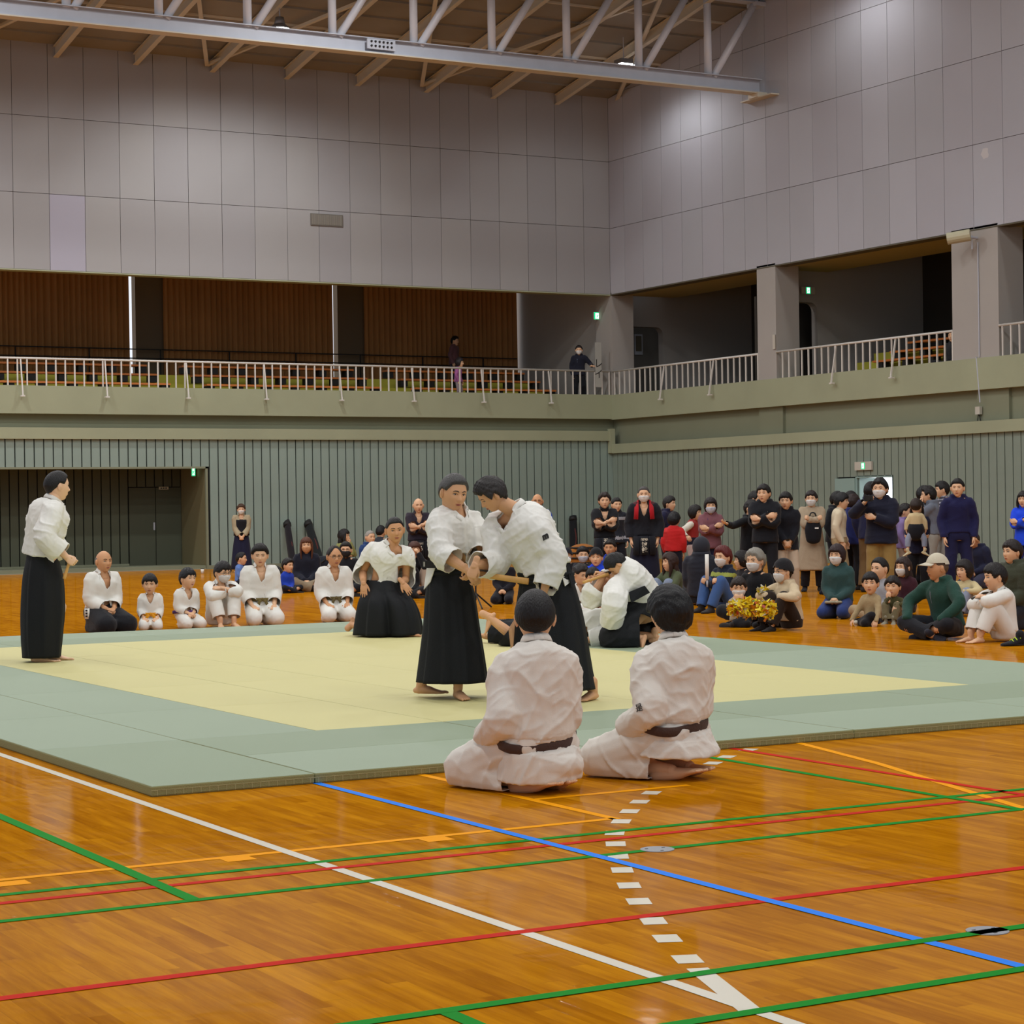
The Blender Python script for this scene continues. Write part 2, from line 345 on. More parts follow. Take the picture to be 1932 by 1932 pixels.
# gallery floors, soffits and inner walls
struct('trim_7', MB().box((SX, 10, 4.25), (38, 58, 4.35)).box((8, BY+.3, 4.25), (SX+1, 58, 4.35)), mat('gallery_floor', '5c5848', .8), 'gallery floor')
SOF = mat('cream_soffit', 'a3935c', .8)
struct('trim_8', MB().box((SX+.02, 10, 7.4), (33.75, BY+.1, 7.5)).box((8, BY+.3, 8.9), (SX+.1, 56.4, 9.0)).box((33.75, 10, 7.4), (33.85, BY, 9)).box((33.8, 10, 8.9), (38, 58, 9.0)), SOF, 'cream soffit of the gallery')
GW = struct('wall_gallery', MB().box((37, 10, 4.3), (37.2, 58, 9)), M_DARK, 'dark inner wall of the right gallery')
def archwall(y, x0, x1, ax0, ax1, az, name):
    mb = MB(); n = 6; r = .22
    arc = [(ax1-r+r*math.sin(t), az-r+r*math.cos(t)) for t in np.linspace(0, math.pi/2, n)]
    for s_, e_ in (((x0, 4.3), (ax0, 9)), ((ax1, 4.3), (x1, 9)), ((ax0, az), (ax1, 9))): mb.box((s_[0], y, s_[1]), (e_[0], y+.25, e_[1]))
    P = [(ax1, az)]+arc
    V = [(p[0], y, p[1]) for p in P]+[(p[0], y+.25, p[1]) for p in P]; k = len(P)
    mb.add(V, [(0, i, i+1) for i in range(1, k-1)]+[(i, k+i, k+i+1, i+1) for i in range(1, k-1)]); mb.build(name, M_WHITE, WR)
    return mb
archwall(51.05, SX+.7, 37, 32.75, 33.85, 6.60, 'gallery_end_wall')
archwall(43.35, SX+.7, 37, 32.75, 33.50, 6.60, 'gallery_partition')
MB().box((32.2, 51.9, 4.3), (34.4, 52, 6.8)).build('gallery_end_wall', mat('dim_grey_wall', '6f6c66', .8), WR)
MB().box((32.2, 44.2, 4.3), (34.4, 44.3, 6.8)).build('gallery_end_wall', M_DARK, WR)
MB().box((31.7, 51.0, 4.3), (32.4, 56.5, 9)).build('gallery_end_wall', M_WHITE, WB)
nb = thing('notice_board', 'small framed notice in the gallery archway by the corner', 'notice', atY(1205, 650, 51.85))
MB().box((-.14, 0, -.3), (.14, .03, .3)).build('frame', M_STEEL, nb); MB().box((-.10, -.005, -.2), (.10, 0, .25)).build('sheet', mat('notice_sheet', '6b6353', .8), nb)
# curtains and windows behind the back gallery
CY = 55.7
struct('window_2', MB().add([(6, CY+.55, 4.4), (33, CY+.55, 4.4), (33, CY+.55, 9), (6, CY+.55, 9)], [(0, 1, 2, 3)]), mat('gallery_daylight', 'eaf3ff', .5, emit=.9), 'gallery windows behind the drawn curtains')
mb = MB()
for x in (13.3, 19.38, 25.5): mb.box((x+.20, CY+.1, 4.35), (x+1.2, CY+.4, 8.9))
mb.box((31.72, CY+.1, 4.35), (32.4, CY+.4, 8.9)); mb.build('pillar', mat('gallery_pillar_dark', '6a5c49', .85), WB)
for k, (x0, x1) in enumerate(((7.4, 13.25), (14.3, 19.36), (20.35, 25.49), (26.5, 31.62))):
    mb = MB(); n = 150; V = []
    for i in range(n+1):
        u = i/n; x = x0+(x1-x0)*u; ph = 2*math.pi*u*30+1.3*math.sin(u*17)
        for z, a in ((8.85, .025), (7.2, .05), (5.7, .06), (4.42, .07)): V.append((x+.01*math.sin(ph*2), CY+a*math.sin(ph)+.02*math.sin(u*40), z))
    mb.add(V, [(4*i+j, 4*i+4+j, 4*i+5+j, 4*i+1+j) for i in range(n) for j in range(3)])
    c = mb.build('curtain', M_CURT, smooth=True)
    lab = ['far left brown curtain beyond the edge of the view', 'brown gallery curtain left of the first dark pillar', 'brown gallery curtain between the two dark pillars', 'brown gallery curtain right of the second dark pillar'][k]
    tag(c, lab, 'curtain', 'brown curtains drawn across the gallery windows')
hr = thing('window_handrail', 'thin dark handrail running in front of the gallery curtains', 'handrail', (0, 0, 0))
for z in (5.95, 5.7): MB().bar((7, CY-.2, z), (SX-.1, CY-.2, z), .03, .03).build('rail', M_BLACK, hr)
for k in range(12): MB().bar((8+2.03*k, CY-.2, 4.35), (8+2.03*k, CY-.2, 5.95), .03, .03, up=(1, 0, 0)).build('post', M_BLACK, hr)
# stepped seating
stp = MB()
for k in range(3): stp.box((8, 51.7+.9*k, 4.3), (31.0, 56, 4.52+.30*k))
struct('trim_9', stp, M_STEP, 'olive stepped seating of the back gallery')
def bench(x0, x1, y, z, lab):
    t = thing('bench', lab, 'bench', (x0, y, z-.22), 'benches of the back gallery'); n = max(1, int((x1-x0)/.83))
    MB().box((0, -.02, .17), (x1-x0, .32, .22)).build('seat_plank', M_BENCH, t)
    me = MB().box((0, .02, 0), (.22, .28, .17)).mesh('support', [M_BLACK])
    for i in range(n+1): link('support', me, t, ((x1-x0-.24)*i/n+.01, 0, 0))
SECT = [(9.0, 12.9, 'far left'), (13.2, 19.15, 'left'), (20.15, 25.22, 'middle'), (26.25, 30.75, 'right')]
for k in range(3):
    for x0, x1, s_ in SECT:
        bench(x0, x1, 51.95+.9*k, 4.80+.30*k, 'orange-brown bench in the %s block of the back gallery, %s row' % (s_, ['lowest', 'middle', 'top'][k]))
stp = MB()
for k in range(4): stp.box((32.9+.55*k, 36, 4.3), (36.9, 42.4, 4.50+.25*k))
struct('trim_10', stp, M_STEP, 'olive stepped seating of the right gallery')
for k in range(4):
    t = thing('bench', 'orange-brown bench in the right gallery between the columns, row %s from the rail' % ['nearest', 'second', 'third', 'farthest'][k], 'bench', (33.05+.55*k, 36.1, 4.50+.25*k), 'benches of the right gallery')
    MB().box((0, 0, .17), (.3, 5.2, .22)).build('seat_plank', M_BENCH, t)
    for i in range(6): MB().box((.03, .1+i*.95, 0), (.27, .3+i*.95, .17)).build('support', M_BLACK, t)

# ------------------------------------------------------------------ railings
def railing(p, q, pitch, braces, lab, out):
    p, q = np.array(p, float), np.array(q, float); d_ = q-p; L_ = np.linalg.norm(d_); t = d_/L_
    r = thing('railing', lab, 'railing', p, 'gallery railings'); o3 = np.array(out, float)
    MB().rod((0, 0, .66), tuple(d_+[0, 0, .66]), .028, 8).build('top_rail', M_RAIL, r, smooth=True)
    me = MB().bar((0, 0, 0), (0, 0, .66), .032, .032, up=(1, 0, 0)).mesh('baluster', [M_RAIL])
    n = int(L_/pitch)
    for i in range(n+1): link('baluster', me, r, tuple(t*pitch*i))
    me = MB().bar(o3*0+[0, 0, .64], o3*.16+[0, 0, -.25], .035, .03, up=tuple(t)).box((-.05+o3[0]*.14, -.05+o3[1]*.14, -.28), (.05+o3[0]*.14, .05+o3[1]*.14, -.245)).mesh('brace', [M_RAIL])
    for s_ in braces: link('brace', me, r, tuple(t*s_))
railing((8.0, BY, 4.58), (SX-.05, BY, 4.58), pitch, [14.73-8+2.115*k for k in range(-3, 9)], 'white baluster railing along the back gallery', (0, -1, 0))
railing((SX, 43.35, 4.575), (SX, BY-.05, 4.575), .2615, [1.95, 4.28], 'white baluster railing of the right gallery beside the corner', (-1, 0, 0))
railing((SX, 36.04, 4.575), (SX, 42.57, 4.575), .2615, [1.95, 4.15], 'white baluster railing of the right gallery between the two columns', (-1, 0, 0))
railing((SX, 27.9, 4.575), (SX, 34.55, 4.575), .2615, [1.95, 4.15], 'white baluster railing at the right edge beyond the wide column', (-1, 0, 0))

# ------------------------------------------------------------------ roof
CE = struct('ceiling', None, None, 'sloping roof deck on steel beams')
RX0 = -10
mb = MB(); 
ndk = 0
for k in range(33):
    y1 = BY+.3-k; y0 = y1-1
    if y0 < 18: break
    mb2 = MB().add([(RX0, y0+.02, roof_z(y0)+.02), (SX+.2, y0+.02, roof_z(y0)+.02), (SX+.2, y1, roof_z(y1)+.02), (RX0, y1, roof_z(y1)+.02)], [(3, 2, 1, 0)])
    mb2.build('deck_board', M_DECK, CE)
    MB().box((RX0, y1-.02, roof_z(y1)-.03), (SX+.2, y1+.03, roof_z(y1)+.04)).build('deck_seam', M_STEELW if k % 3 == 0 else M_DECK, CE)
MB().add([(RX0, -6, roof_z(-6)), (SX+.2, -6, roof_z(-6)), (SX+.2, 18.4, roof_z(18.1)+.05), (RX0, 18.4, roof_z(18.1)+.05)], [(3, 2, 1, 0)]).build('deck_board', M_DECK, CE)
MB().add([(RX0, -6, roof_z(-6)+.3), (SX+.2, -6, roof_z(-6)+.3), (SX+.2, 18.3, roof_z(18.1)+.3), (SX+.2, BY+.4, roof_z(BY)+.3), (RX0, BY+.4, roof_z(BY)+.3), (RX0, 18.3, roof_z(18.1)+.3)], [(5, 4, 3, 2), (5, 2, 1, 0)]).build('roof_skin', M_BLACK, CE)
zb = lambda y, d: roof_z(y)-d
for k in range(-8, 9):
    x = 15.716+2.03*k
    if x > SX: break
    mb = MB()
    for (y0, y1) in ((BY, 18.5),):
        for dz, w, h in ((.29, .13, .02), (.155, .02, .27), (.03, .13, .02)):
            mb.bar((x, y0, zb(y0, dz)), (x, y1, zb(y1, dz)), w, h)
    mb.build('rafter', M_STEELW, CE)
for k in range(-3, 4):
    x = 19.6+6.09*(k-1)+6.09
    for a, b in (((x, BY-.1), (x-3.05, 43.2)), ((x, BY-.1), (x+3.05, 43.2)), ((x-3.05, 43.2), (x, 36)), ((x+3.05, 43.2), (x, 36))):
        if max(a[0], b[0]) > SX+.3: continue
        MB().bar((a[0], a[1], zb(a[1], .16)), (b[0], b[1], zb(b[1], .16)), .10, .07).build('cross_brace', M_STEELW, CE)
def truss(TY, lab):
    t = thing('roof_truss', lab, 'roof truss', (0, TY, 0))
    zt = 14.0
    MB().box((-9, -.012, 11.76), (31.5, .012, 12.07)).box((-9, -.14, 11.74), (31.5, .14, 11.765)).box((-9, -.14, 12.06), (31.5, .14, 12.08)).build('bottom_chord', M_STEEL, t)
    MB().box((-9, -.17, 11.715), (31.5, .17, 11.742)).build('chord_flange', M_STEELW, t)
    MB().box((-9, -.012, zt), (31.5, .012, zt+.2)).box((-9, -.14, zt-.02), (31.5, .14, zt)).box((-9, -.14, zt+.2), (31.5, .14, zt+.22)).build('top_chord', M_STEEL, t)
    for k in range(-11, 9):
        x = 15.72+2.035*k-.01
        if x > 31: continue
        MB().rod((x, 0, 12.05), (x, 0, zt), .095, 14).build('upright', M_PIPE, t, smooth=True)
        MB().rod((x+.16, 0, 12.05), (x+1.45, 0, zt), .09, 14).build('diagonal', M_PIPE, t, smooth=True)
    MB().box((20.55, -.19, 11.81), (21.25, -.15, 12.04)).build('splice_plate', M_STEEL, t)
    me = MB().rod((0, 0, 0), (0, -.03, 0), .025, 6).mesh('bolt', [M_BLACK])
    for i in range(6):
        for j in range(2): link('bolt', me, t, (20.65+i*.1, -.19, 11.88+j*.1))
truss(43.0, 'white tubular steel roof truss crossing under the roof')
MB().box((31.3, 42.8, 11.62), (31.6, 43.2, 11.74)).box((31.35, 42.3, 11.60), (31.6, 43.6, 11.63)).build('truss_bracket', M_STEELW, WR)
MB().box((31.3, 42.8, 13.9), (31.6, 43.2, 14.0)).build('truss_bracket', M_STEEL, WR)
M_LENS = mat('lamp_lens_lit', 'ffffff', .3, emit=18); M_HOUS = mat('lamp_housing', '8a8c90', .4, metal=.5)
def lamp_me():
    hs = MB().rod((0, 0, .12), (0, 0, .30), .14, 14, r2=.10).rod((0, 0, .02), (0, 0, .12), .26, 18, r2=.16)
    return hs.mesh('housing', [M_HOUS], True), MB().rod((0, 0, -.02), (0, 0, .02), .24, 18).mesh('lens', [M_LENS]), MB().rod((0, 0, .3), (0, 0, .8), .015, 6).mesh('stem', [M_STEEL])
HS, LN, ST = lamp_me()
lampn = 0
for x, y in LAMP_XY:
    if y < 40 or x < 5: 
        if not (x > 5 and y > 10): continue
    vis = {(19.8, 46): 'lit round high-bay lamp above the left half of the truss', (29.87, 46): 'lit round high-bay lamp beside the right wall behind the truss'}
    L_ = thing('high_bay_lamp', vis.get((x, y), 'lit round high-bay lamp hanging under the roof outside the view'), 'ceiling lamp', (x, y, roof_z(y)-.82), 'high-bay lamps under the roof')
    link('housing', HS, L_); link('lens', LN, L_); link('stem', ST, L_)
# second lens of the twin lamp by the wall
L_ = thing('high_bay_lamp', 'lit square lamp hanging just left of the round one beside the right wall', 'ceiling lamp', (29.40, 46.0, roof_z(46)-.76), 'high-bay lamps under the roof')
MB().box((-.17, -.17, -.05), (.17, .17, .0)).build('lens', M_LENS, L_); MB().box((-.18, -.18, 0), (.18, .18, .12)).build('housing', M_HOUS, L_); MB().rod((0, 0, .12), (0, 0, .7), .012, 6).build('stem', M_STEEL, L_)

# ------------------------------------------------------------------ signs and fittings
M_GRN = mat('exit_green_lit', '10b070', .4, emit=1.6); M_EW = mat('exit_white_lit', 'f4fff8', .4, emit=1.5); M_SIGNB = mat('sign_box_white', 'bdb8ab', .6)
def runner(mb, s, o=(0, 0)):
    """the running man of the exit sign, in the local x-z plane (front = -y)"""
    def q(a, b, w): mb.bar((a[0]*s+o[0], -.004, a[1]*s+o[1]), (b[0]*s+o[0], -.004, b[1]*s+o[1]), .006, w*s, up=(0, 0, 1) if abs(a[0]-b[0]) > abs(a[1]-b[1]) else (1, 0, 0), m=0)
    def q2(a, b, w):
        a = np.array([a[0]*s+o[0], -.004, a[1]*s+o[1]]); b = np.array([b[0]*s+o[0], -.004, b[1]*s+o[1]]); t = b-a; n = np.array([-t[2], 0, t[0]]); n = n/np.linalg.norm(n)*w*s/2
        mb.add([a-n, b-n, b+n, a+n], [(0, 1, 2, 3)])
    q2((.05, .05), (-.08, -.12), .16); q2((.02, .12), (-.2, .0), .07); q2((.05, .12), (.24, .02), .07)
    q2((-.08, -.1), (.08, -.22), .09); q2((.08, -.22), (.0, -.42), .08); q2((-.08, -.1), (-.2, -.28), .09); q2((-.2, -.28), (-.36, -.30), .07)
    c = np.array([.12*s+o[0], -.004, .26*s+o[1]]); mb.add([c+np.array([.07*s*math.cos(a), 0, .07*s*math.sin(a)]) for a in np.linspace(0, 6.28, 9)[:-1]], [tuple(range(8))])
def exit_sign(p, w, h, label, rz=0, box=None, flip=False):
    t = thing('exit_sign', label, 'exit sign', p, 'green emergency exit signs', rz)
    bw, bh = box or (w*1.05, h*1.05)
    MB().box((-bw/2, 0, -bh/2), (bw/2, .05, bh/2)).build('housing', M_SIGNB, t)
    MB().box((-w/2, -.004, -h/2), (w/2, 0, h/2)).build('lit_panel', M_GRN, t)
    mb = MB(); mb.box((-w*.30, -.006, -h*.40), (w*.30, -.004, h*.40)); mb.build('door_pictogram', M_EW, t)
    mb = MB(); runner(mb, h*.8); k = mb.build('running_figure', M_GRN, t); k.location = (0, -.006, 0)
exit_sign(atY(365, 890, BY+.6)+[0, 0, 0], .10, .22, 'green exit sign at the top right of the dark alcove')
exit_sign(atY(1127, 596, 50.95), .22, .20, 'green exit sign in the gallery at the corner pillar')
exit_sign(atY(1525, 548, 43.25), .13, .17, 'green exit sign above the arched gallery doorway', box=(.42, .17))
exit_sign(atX(1628, 879, SX-.06), .13, .15, 'green exit sign on a white plate above the open side door', rz=-math.pi/2, box=(.62, .20))
mb = MB()
ti = thing('gallery_poster', 'white poster strip with black characters on the gallery corner pillar', 'poster', atY(1130, 700, 50.2)+[0, .02, 0])
MB().box((-.1, 0, -.45), (.1, .01, .8)).build('sheet', mat('poster_white', 'a8a79f', .7), ti)
textmesh('lettering', 'レ', .28, M_BLACK, Matrix.Translation((0, -.005, .2))@Matrix.Rotation(math.pi/2, 4, 'X'), ti)
textmesh('lettering', 'イ', .28, M_BLACK, Matrix.Translation((0, -.005, -.1))@Matrix.Rotation(math.pi/2, 4, 'X'), ti)
fl_ = thing('floodlight', 'cream cylindrical floodlight at the top of the wide right column', 'floodlight', (SX-.35, 35.2, 7.2))
MB().rod((-.28, .25, -.02), (.05, -.12, .04), .13, 14).build('barrel', mat('cream_floodlight', 'b8b294', .5), fl_, smooth=False)
MB().rod((.05, -.05, 0), (.35, 0, 0), .03, 8).rod((.2, 0, -.25), (.2, 0, .05), .02, 6).build('bracket', M_STEEL, fl_)
cd = thing('conduit', 'thin grey cable conduit running down the wide right column', 'conduit', (SX-.02, 35.16, 3.4))
MB().rod((0, 0, .2), (0, .1, 1.2), .014, 6).rod((0, 0, 1.2), (0, 0, 3.7), .014, 6).build('pipe', M_STEEL, cd)
jb = thing('junction_box', 'small white wall box with cables below the right gallery', 'junction box', atX(1849, 775, SX+.1))
MB().box((-.08, -.07, -.08), (0, .07, .09)).build('box', M_SIGNB, jb); MB().rod((-.03, -.06, -.25), (-.03, 0, -.08), .012, 6).rod((-.03, .05, -.22), (-.03, .02, -.08), .01, 6).build('cable', M_BLACK, jb)
cs = thing('wall_sign', 'small white plate on the first gallery column', 'sign', atX(1461, 645, SX-.02))
MB().box((-.02, -.05, -.18), (0, .05, .18)).build('plate', M_SIGNB, cs)

# ------------------------------------------------------------------ mats
M_MG = mat('mat_green_top', '95a38a', .65, bump=.25, bscale=260, var=.03, vscale=.8); M_MG2 = mat('mat_green_top_b', '8d9b80', .65, bump=.25, bscale=260, var=.03, vscale=.8)
M_MY = mat('mat_yellow_top', 'cdc588', .65, bump=.25, bscale=260, var=.02, vscale=.8); M_MS = mat('mat_olive_side', '8b8a5a', .8, bump=.3, bscale=150)
M_ST = mat('mat_stitching', 'b5b083', .8)
MATS = thing('mat_floor', 'green and yellow tatami mat floor laid on the wooden boards', 'mats', (3.635, 10.22, 0))
MT = .055
_mm = {}
def tatami(x0, y0, x1, y1, m, lab):
    w, h = x1-x0, y1-y0; k = (round(w, 3), round(h, 3), m.name)
    if k not in _mm:
        mb = MB(); g = .0007; b = .006
        ring = lambda i, z: [(g+i, g+i, z), (w-g-i, g+i, z), (w-g-i, h-g-i, z), (g+i, h-g-i, z)]
        V = ring(.004, .001)+ring(0, .008)+ring(0, MT-.008)+ring(.003, MT-.002)+ring(b+.003, MT)
        Fs = [(0, 3, 2, 1)]; ms = [1]
        for L_ in range(4):
            for i in range(4):
                Fs.append((L_*4+i, L_*4+(i+1) % 4, L_*4+4+(i+1) % 4, L_*4+4+i)); ms.append(1 if L_ < 3 else 0)
        Fs.append((16, 17, 18, 19)); ms.append(0)
        for f, q in zip(Fs, ms): mb.f.append(f); mb.m.append(q)
        mb.v.append(np.array(V)); mb.n = 20
        _mm[k] = mb.mesh('mat', [m, M_MS])
    o = link('mat', _mm[k], MATS, (x0-3.635, y0-10.22, 0)); o['label'] = lab; return o
X0, Y0, PW = 3.635, 10.22, .899
yl, yh = 12.21, 21.875; ph_ = (yh-yl)/5
cols = [X0+PW*i for i in range(11)]
def gcol(): return M_MG if R.random() < .6 else M_MG2
for i in (0, 1, 8, 9):
    j0 = 0 if i != 1 else 1
    ylist = [Y0, yl]+[yl+ph_*k for k in range(1, 6)]+[23.9]
    if i in (0,):
        for j in range(7): tatami(cols[i], ylist[j], cols[i+1], ylist[j+1], gcol(), 'green mat')
    else:
        for j in range(1, 7):
            if j == 6 and i != 9: continue
            tatami(cols[i], ylist[j], cols[i+1], ylist[j+1], gcol(), 'green mat')
for i in range(2, 8):
    for j in range(5): tatami(cols[i], yl+ph_*j, cols[i+1], yl+ph_*(j+1), M_MY, 'yellow mat')
for ya, yb, mm in ((Y0, Y0+.995, M_MG), (Y0+.995, yl, M_MG2)):
    for k in range(4): tatami(cols[1]+.006+1.798*k, ya, cols[1]+1.798*(k+1)-.001, yb, mm, 'green mat')
    tatami(cols[9]+.004, ya, cols[10]+.001, yb, mm, 'green mat')
for ya, yb in ((yh, yh+1.0), (yh+1.0, 23.9)):
    for k in range(4): tatami(cols[1]+1.798*k, ya, cols[1]+1.798*(k+1), yb, gcol(), 'green mat')
mb = MB(); z0, z1 = .006, .032
x = X0+.03
while x < cols[10]:
    mb.box((x-.0012, Y0-.0006, z0), (x+.0012, Y0+.003, z1)); x += .047
mb.box((X0, Y0-.0006, z1), (cols[10], Y0+.003, z1+.002))
o = mb.build('stitching', M_ST, MATS); o.location = (-3.635, -10.22, 0); o['kind'] = 'stuff'

# ================================================================== people: geometry engine
def nrm(v): v = np.asarray(v, float); return v/(np.linalg.norm(v)+1e-12)
def catm(P, sub):
    P = np.asarray(P, float)
    if len(P) < 3: return np.array([P[0]+(P[-1]-P[0])*t for t in np.linspace(0, 1, sub+1)])
    Q = np.vstack([2*P[0]-P[1], P, 2*P[-1]-P[-2]]); out = []
    for i in range(1, len(Q)-2):
        p0, p1, p2, p3 = Q[i-1:i+3]
        for t in np.arange(sub)/sub: out.append(.5*((2*p1)+(-p0+p2)*t+(2*p0-5*p1+4*p2-p3)*t*t+(-p0+3*p1-3*p2+p3)*t**3))
    out.append(P[-1]); return np.array(out)
def rings_to_mesh(Rg, cap=True):
    Rg = np.asarray(Rg); m, n, _ = Rg.shape; V = Rg.reshape(-1, 3)
    F = [(i*n+j, i*n+(j+1) % n, (i+1)*n+(j+1) % n, (i+1)*n+j) for i in range(m-1) for j in range(n)]
    if cap:
        V = np.vstack([V, Rg[0].mean(0), Rg[-1].mean(0)]); a, b = m*n, m*n+1
        F += [(a, (j+1) % n, j) for j in range(n)]+[(b, (m-1)*n+j, (m-1)*n+(j+1) % n) for j in range(n)]
    return V, F
def tube(P, Rr, seg=12, up=None, sub=3, round_=(1, 1)):
    P = np.asarray(P, float); Rr = np.asarray(Rr, float)
    if Rr.ndim == 0: Rr = np.full(len(P), float(Rr))
    if Rr.ndim == 1: Rr = np.stack([Rr, Rr], 1)
    Q = catm(np.hstack([P, Rr]), sub); P = Q[:, :3]; Rr = np.maximum(Q[:, 3:], 1e-4); m = len(P)
    T = np.gradient(P, axis=0); T /= np.linalg.norm(T, axis=1)[:, None]+1e-12
    u = nrm(up) if up is not None else nrm(np.cross(T[0], (0.31, .17, .93)))
    rings = []; th = np.linspace(0, 2*math.pi, seg, endpoint=False); ct, st = np.cos(th)[:, None], np.sin(th)[:, None]
    fr = []
    for i in range(m):
        if up is None or abs(u@T[i]) > .98: uu = nrm(u-T[i]*(u@T[i]))
        else: uu = nrm(nrm(up)-T[i]*(nrm(up)@T[i]))
        u = uu; s_ = np.cross(T[i], uu); fr.append((s_, uu))
    def ring(c, i, k): return c+ct*fr[i][0]*Rr[i][0]*k+st*fr[i][1]*Rr[i][1]*k
    A = [(85, .09), (62, .47), (32, .85)]
    if round_[0]:
        for a, k in A: rings.append(ring(P[0]-T[0]*Rr[0].min()*math.sin(math.radians(a))*round_[0], 0, k))
    for i in range(m): rings.append(ring(P[i], i, 1))
    if round_[1]:
        for a, k in A[::-1]: rings.append(ring(P[-1]+T[-1]*Rr[-1].min()*math.sin(math.radians(a))*round_[1], m-1, k))
    return rings_to_mesh(rings)
def ell(c, r, ax=None, n=12, m=8):
    """ellipsoid; ax = 3x3 rows (x,y,z axes)"""
    ax = np.eye(3) if ax is None else np.asarray(ax); c = np.asarray(c, float); rg = []
    for a in np.linspace(-85, 85, m):
        a = math.radians(a); th = np.linspace(0, 2*math.pi, n, endpoint=False)
        rg.append(c+np.outer(np.cos(th)*math.cos(a)*r[0], ax[0])+np.outer(np.sin(th)*math.cos(a)*r[1], ax[1])+math.sin(a)*r[2]*ax[2])
    return rings_to_mesh(rg)
def join(parts):
    V = []; F = []; k = 0
    for v, f in parts: V.append(v); F += [tuple(i+k for i in q) for q in f]; k += len(v)
    return np.vstack(V), F
_tmp = bpy.data.objects.new('tmp', bpy.data.meshes.new('tmp')); SC.collection.objects.link(_tmp)
_mr = _tmp.modifiers.new('r', 'REMESH'); _mr.mode = 'VOXEL'; _ms = _tmp.modifiers.new('s', 'SMOOTH'); _ms.factor = .5
VL = bpy.context.view_layer
def remesh(parts, vox, smooth=3):
    V, F = join(parts) if isinstance(parts, list) else parts
    me = bpy.data.meshes.new('t'); me.from_pydata(V.tolist(), [], F); old = _tmp.data; _tmp.data = me; bpy.data.meshes.remove(old)
    _mr.voxel_size = vox; _ms.iterations = smooth
    m2 = bpy.data.meshes.new_from_object(_tmp.evaluated_get(bpy.context.evaluated_depsgraph_get()))
    n = len(m2.vertices); a = np.empty(n*3); m2.vertices.foreach_get('co', a); l = np.empty(len(m2.loops), int); m2.loops.foreach_get('vertex_index', l)
    bpy.data.meshes.remove(m2); return a.reshape(-1, 3), l.reshape(-1, 4)
def vnorm(V, F):
    F = np.asarray(F); n = np.cross(V[F[:, 2]]-V[F[:, 0]], V[F[:, 3]]-V[F[:, 1]]); N = np.zeros_like(V)
    for i in range(4): np.add.at(N, F[:, i], n)
    return N/(np.linalg.norm(N, axis=1)[:, None]+1e-12)
def wrinkle(V, F, amp, freq=14., seed=0, sq=(1, 1, 1)):
    """cloth folds: domain-warped ridges along the surface normal"""
    rg = np.random.RandomState(seed); N = vnorm(V, F); p = V*np.asarray(sq)*freq; h = np.zeros(len(V))
    A = rg.normal(size=(3, 3)); q = p+1.1*np.sin(p*.35@A+rg.rand(3)*6); ms = []; hs_ = []
    for k in range(4):
        d = nrm(rg.normal(size=3)*[1, 1, 1.2]); w = q@d*(.8+.25*k)+rg.rand()*6
        hs_.append((1-np.abs(np.sin(w*.5)))**2.2); ms.append(np.exp(3.2*np.sin(p@nrm(rg.normal(size=3))*.42+rg.rand()*6)))
    ms = np.array(ms); h = (np.array(hs_)*ms).sum(0)/ms.sum(0)
    return V+N*((h-h.mean())*amp)[:, None]
def cut(V, F, keep, planes=()):
    """drop faces with a dropped vertex, snap the new rim to the cut planes"""
    F = np.asarray(F); kf = keep[F].any(1) if planes else keep[F].all(1); F = F[kf]
    E = np.sort(np.vstack([F[:, [i, (i+1) % 4]] for i in range(4)]), 1); key = E[:, 0]*len(V)+E[:, 1]; u, c = np.unique(key, return_counts=True)
    b = u[c == 1]; bv = np.unique(np.concatenate([b//len(V), b % len(V)]))
    V = V.copy(); bi, bj = b//len(V), b % len(V)
    if len(b):
        for _ in range(5):
            S_ = np.zeros_like(V); c_ = np.zeros(len(V)); np.add.at(S_, bi, V[bj]); np.add.at(S_, bj, V[bi]); np.add.at(c_, bi, 1); np.add.at(c_, bj, 1)
            k_ = c_[bv] > 1; w_ = bv[k_]; V[w_] = V[w_]*.4+.6*S_[w_]/c_[w_][:, None]
    for (p, n, r) in planes:
        p = np.asarray(p); n = nrm(n); d = (V[bv]-p)@n; near = (np.linalg.norm(V[bv]-p, axis=1) < r) & (np.abs(d) < .06)
        V[bv[near]] -= np.outer(d[near], n)
    us = np.unique(F); mp = -np.ones(len(V), int); mp[us] = np.arange(len(us)); return V[us], mp[F]
def solid(V, F, th):
    F = np.asarray(F); n = len(V); N = vnorm(V, F); V2 = np.vstack([V, V-N*th])
    de = np.vstack([F[:, [i, (i+1) % 4]] for i in range(4)]); k = np.sort(de, 1); key = k[:, 0]*n+k[:, 1]; u, inv, c = np.unique(key, return_inverse=True, return_counts=True)
    b = de[c[inv] == 1]
    rim = np.stack([b[:, 1], b[:, 0], b[:, 0]+n, b[:, 1]+n], 1)
    return V2, np.vstack([F, F[:, ::-1]+n, rim])
class PM_:
    """mesh assembled in world space, stored relative to the person's base"""
    def __init__(s): s.b = MB()
    def add(s, VF, m=0): s.b.add(VF[0], VF[1], m); return s
    def build(s, name, mats, parent, org, label=None):
        mats = mats if isinstance(mats, (list, tuple)) else [mats]
        V = np.concatenate(s.b.v)-np.asarray(org); s.b.v = [V]
        o = link(name, s.b.mesh(name, mats, True), parent)
        if label: o['label'] = label
        return o

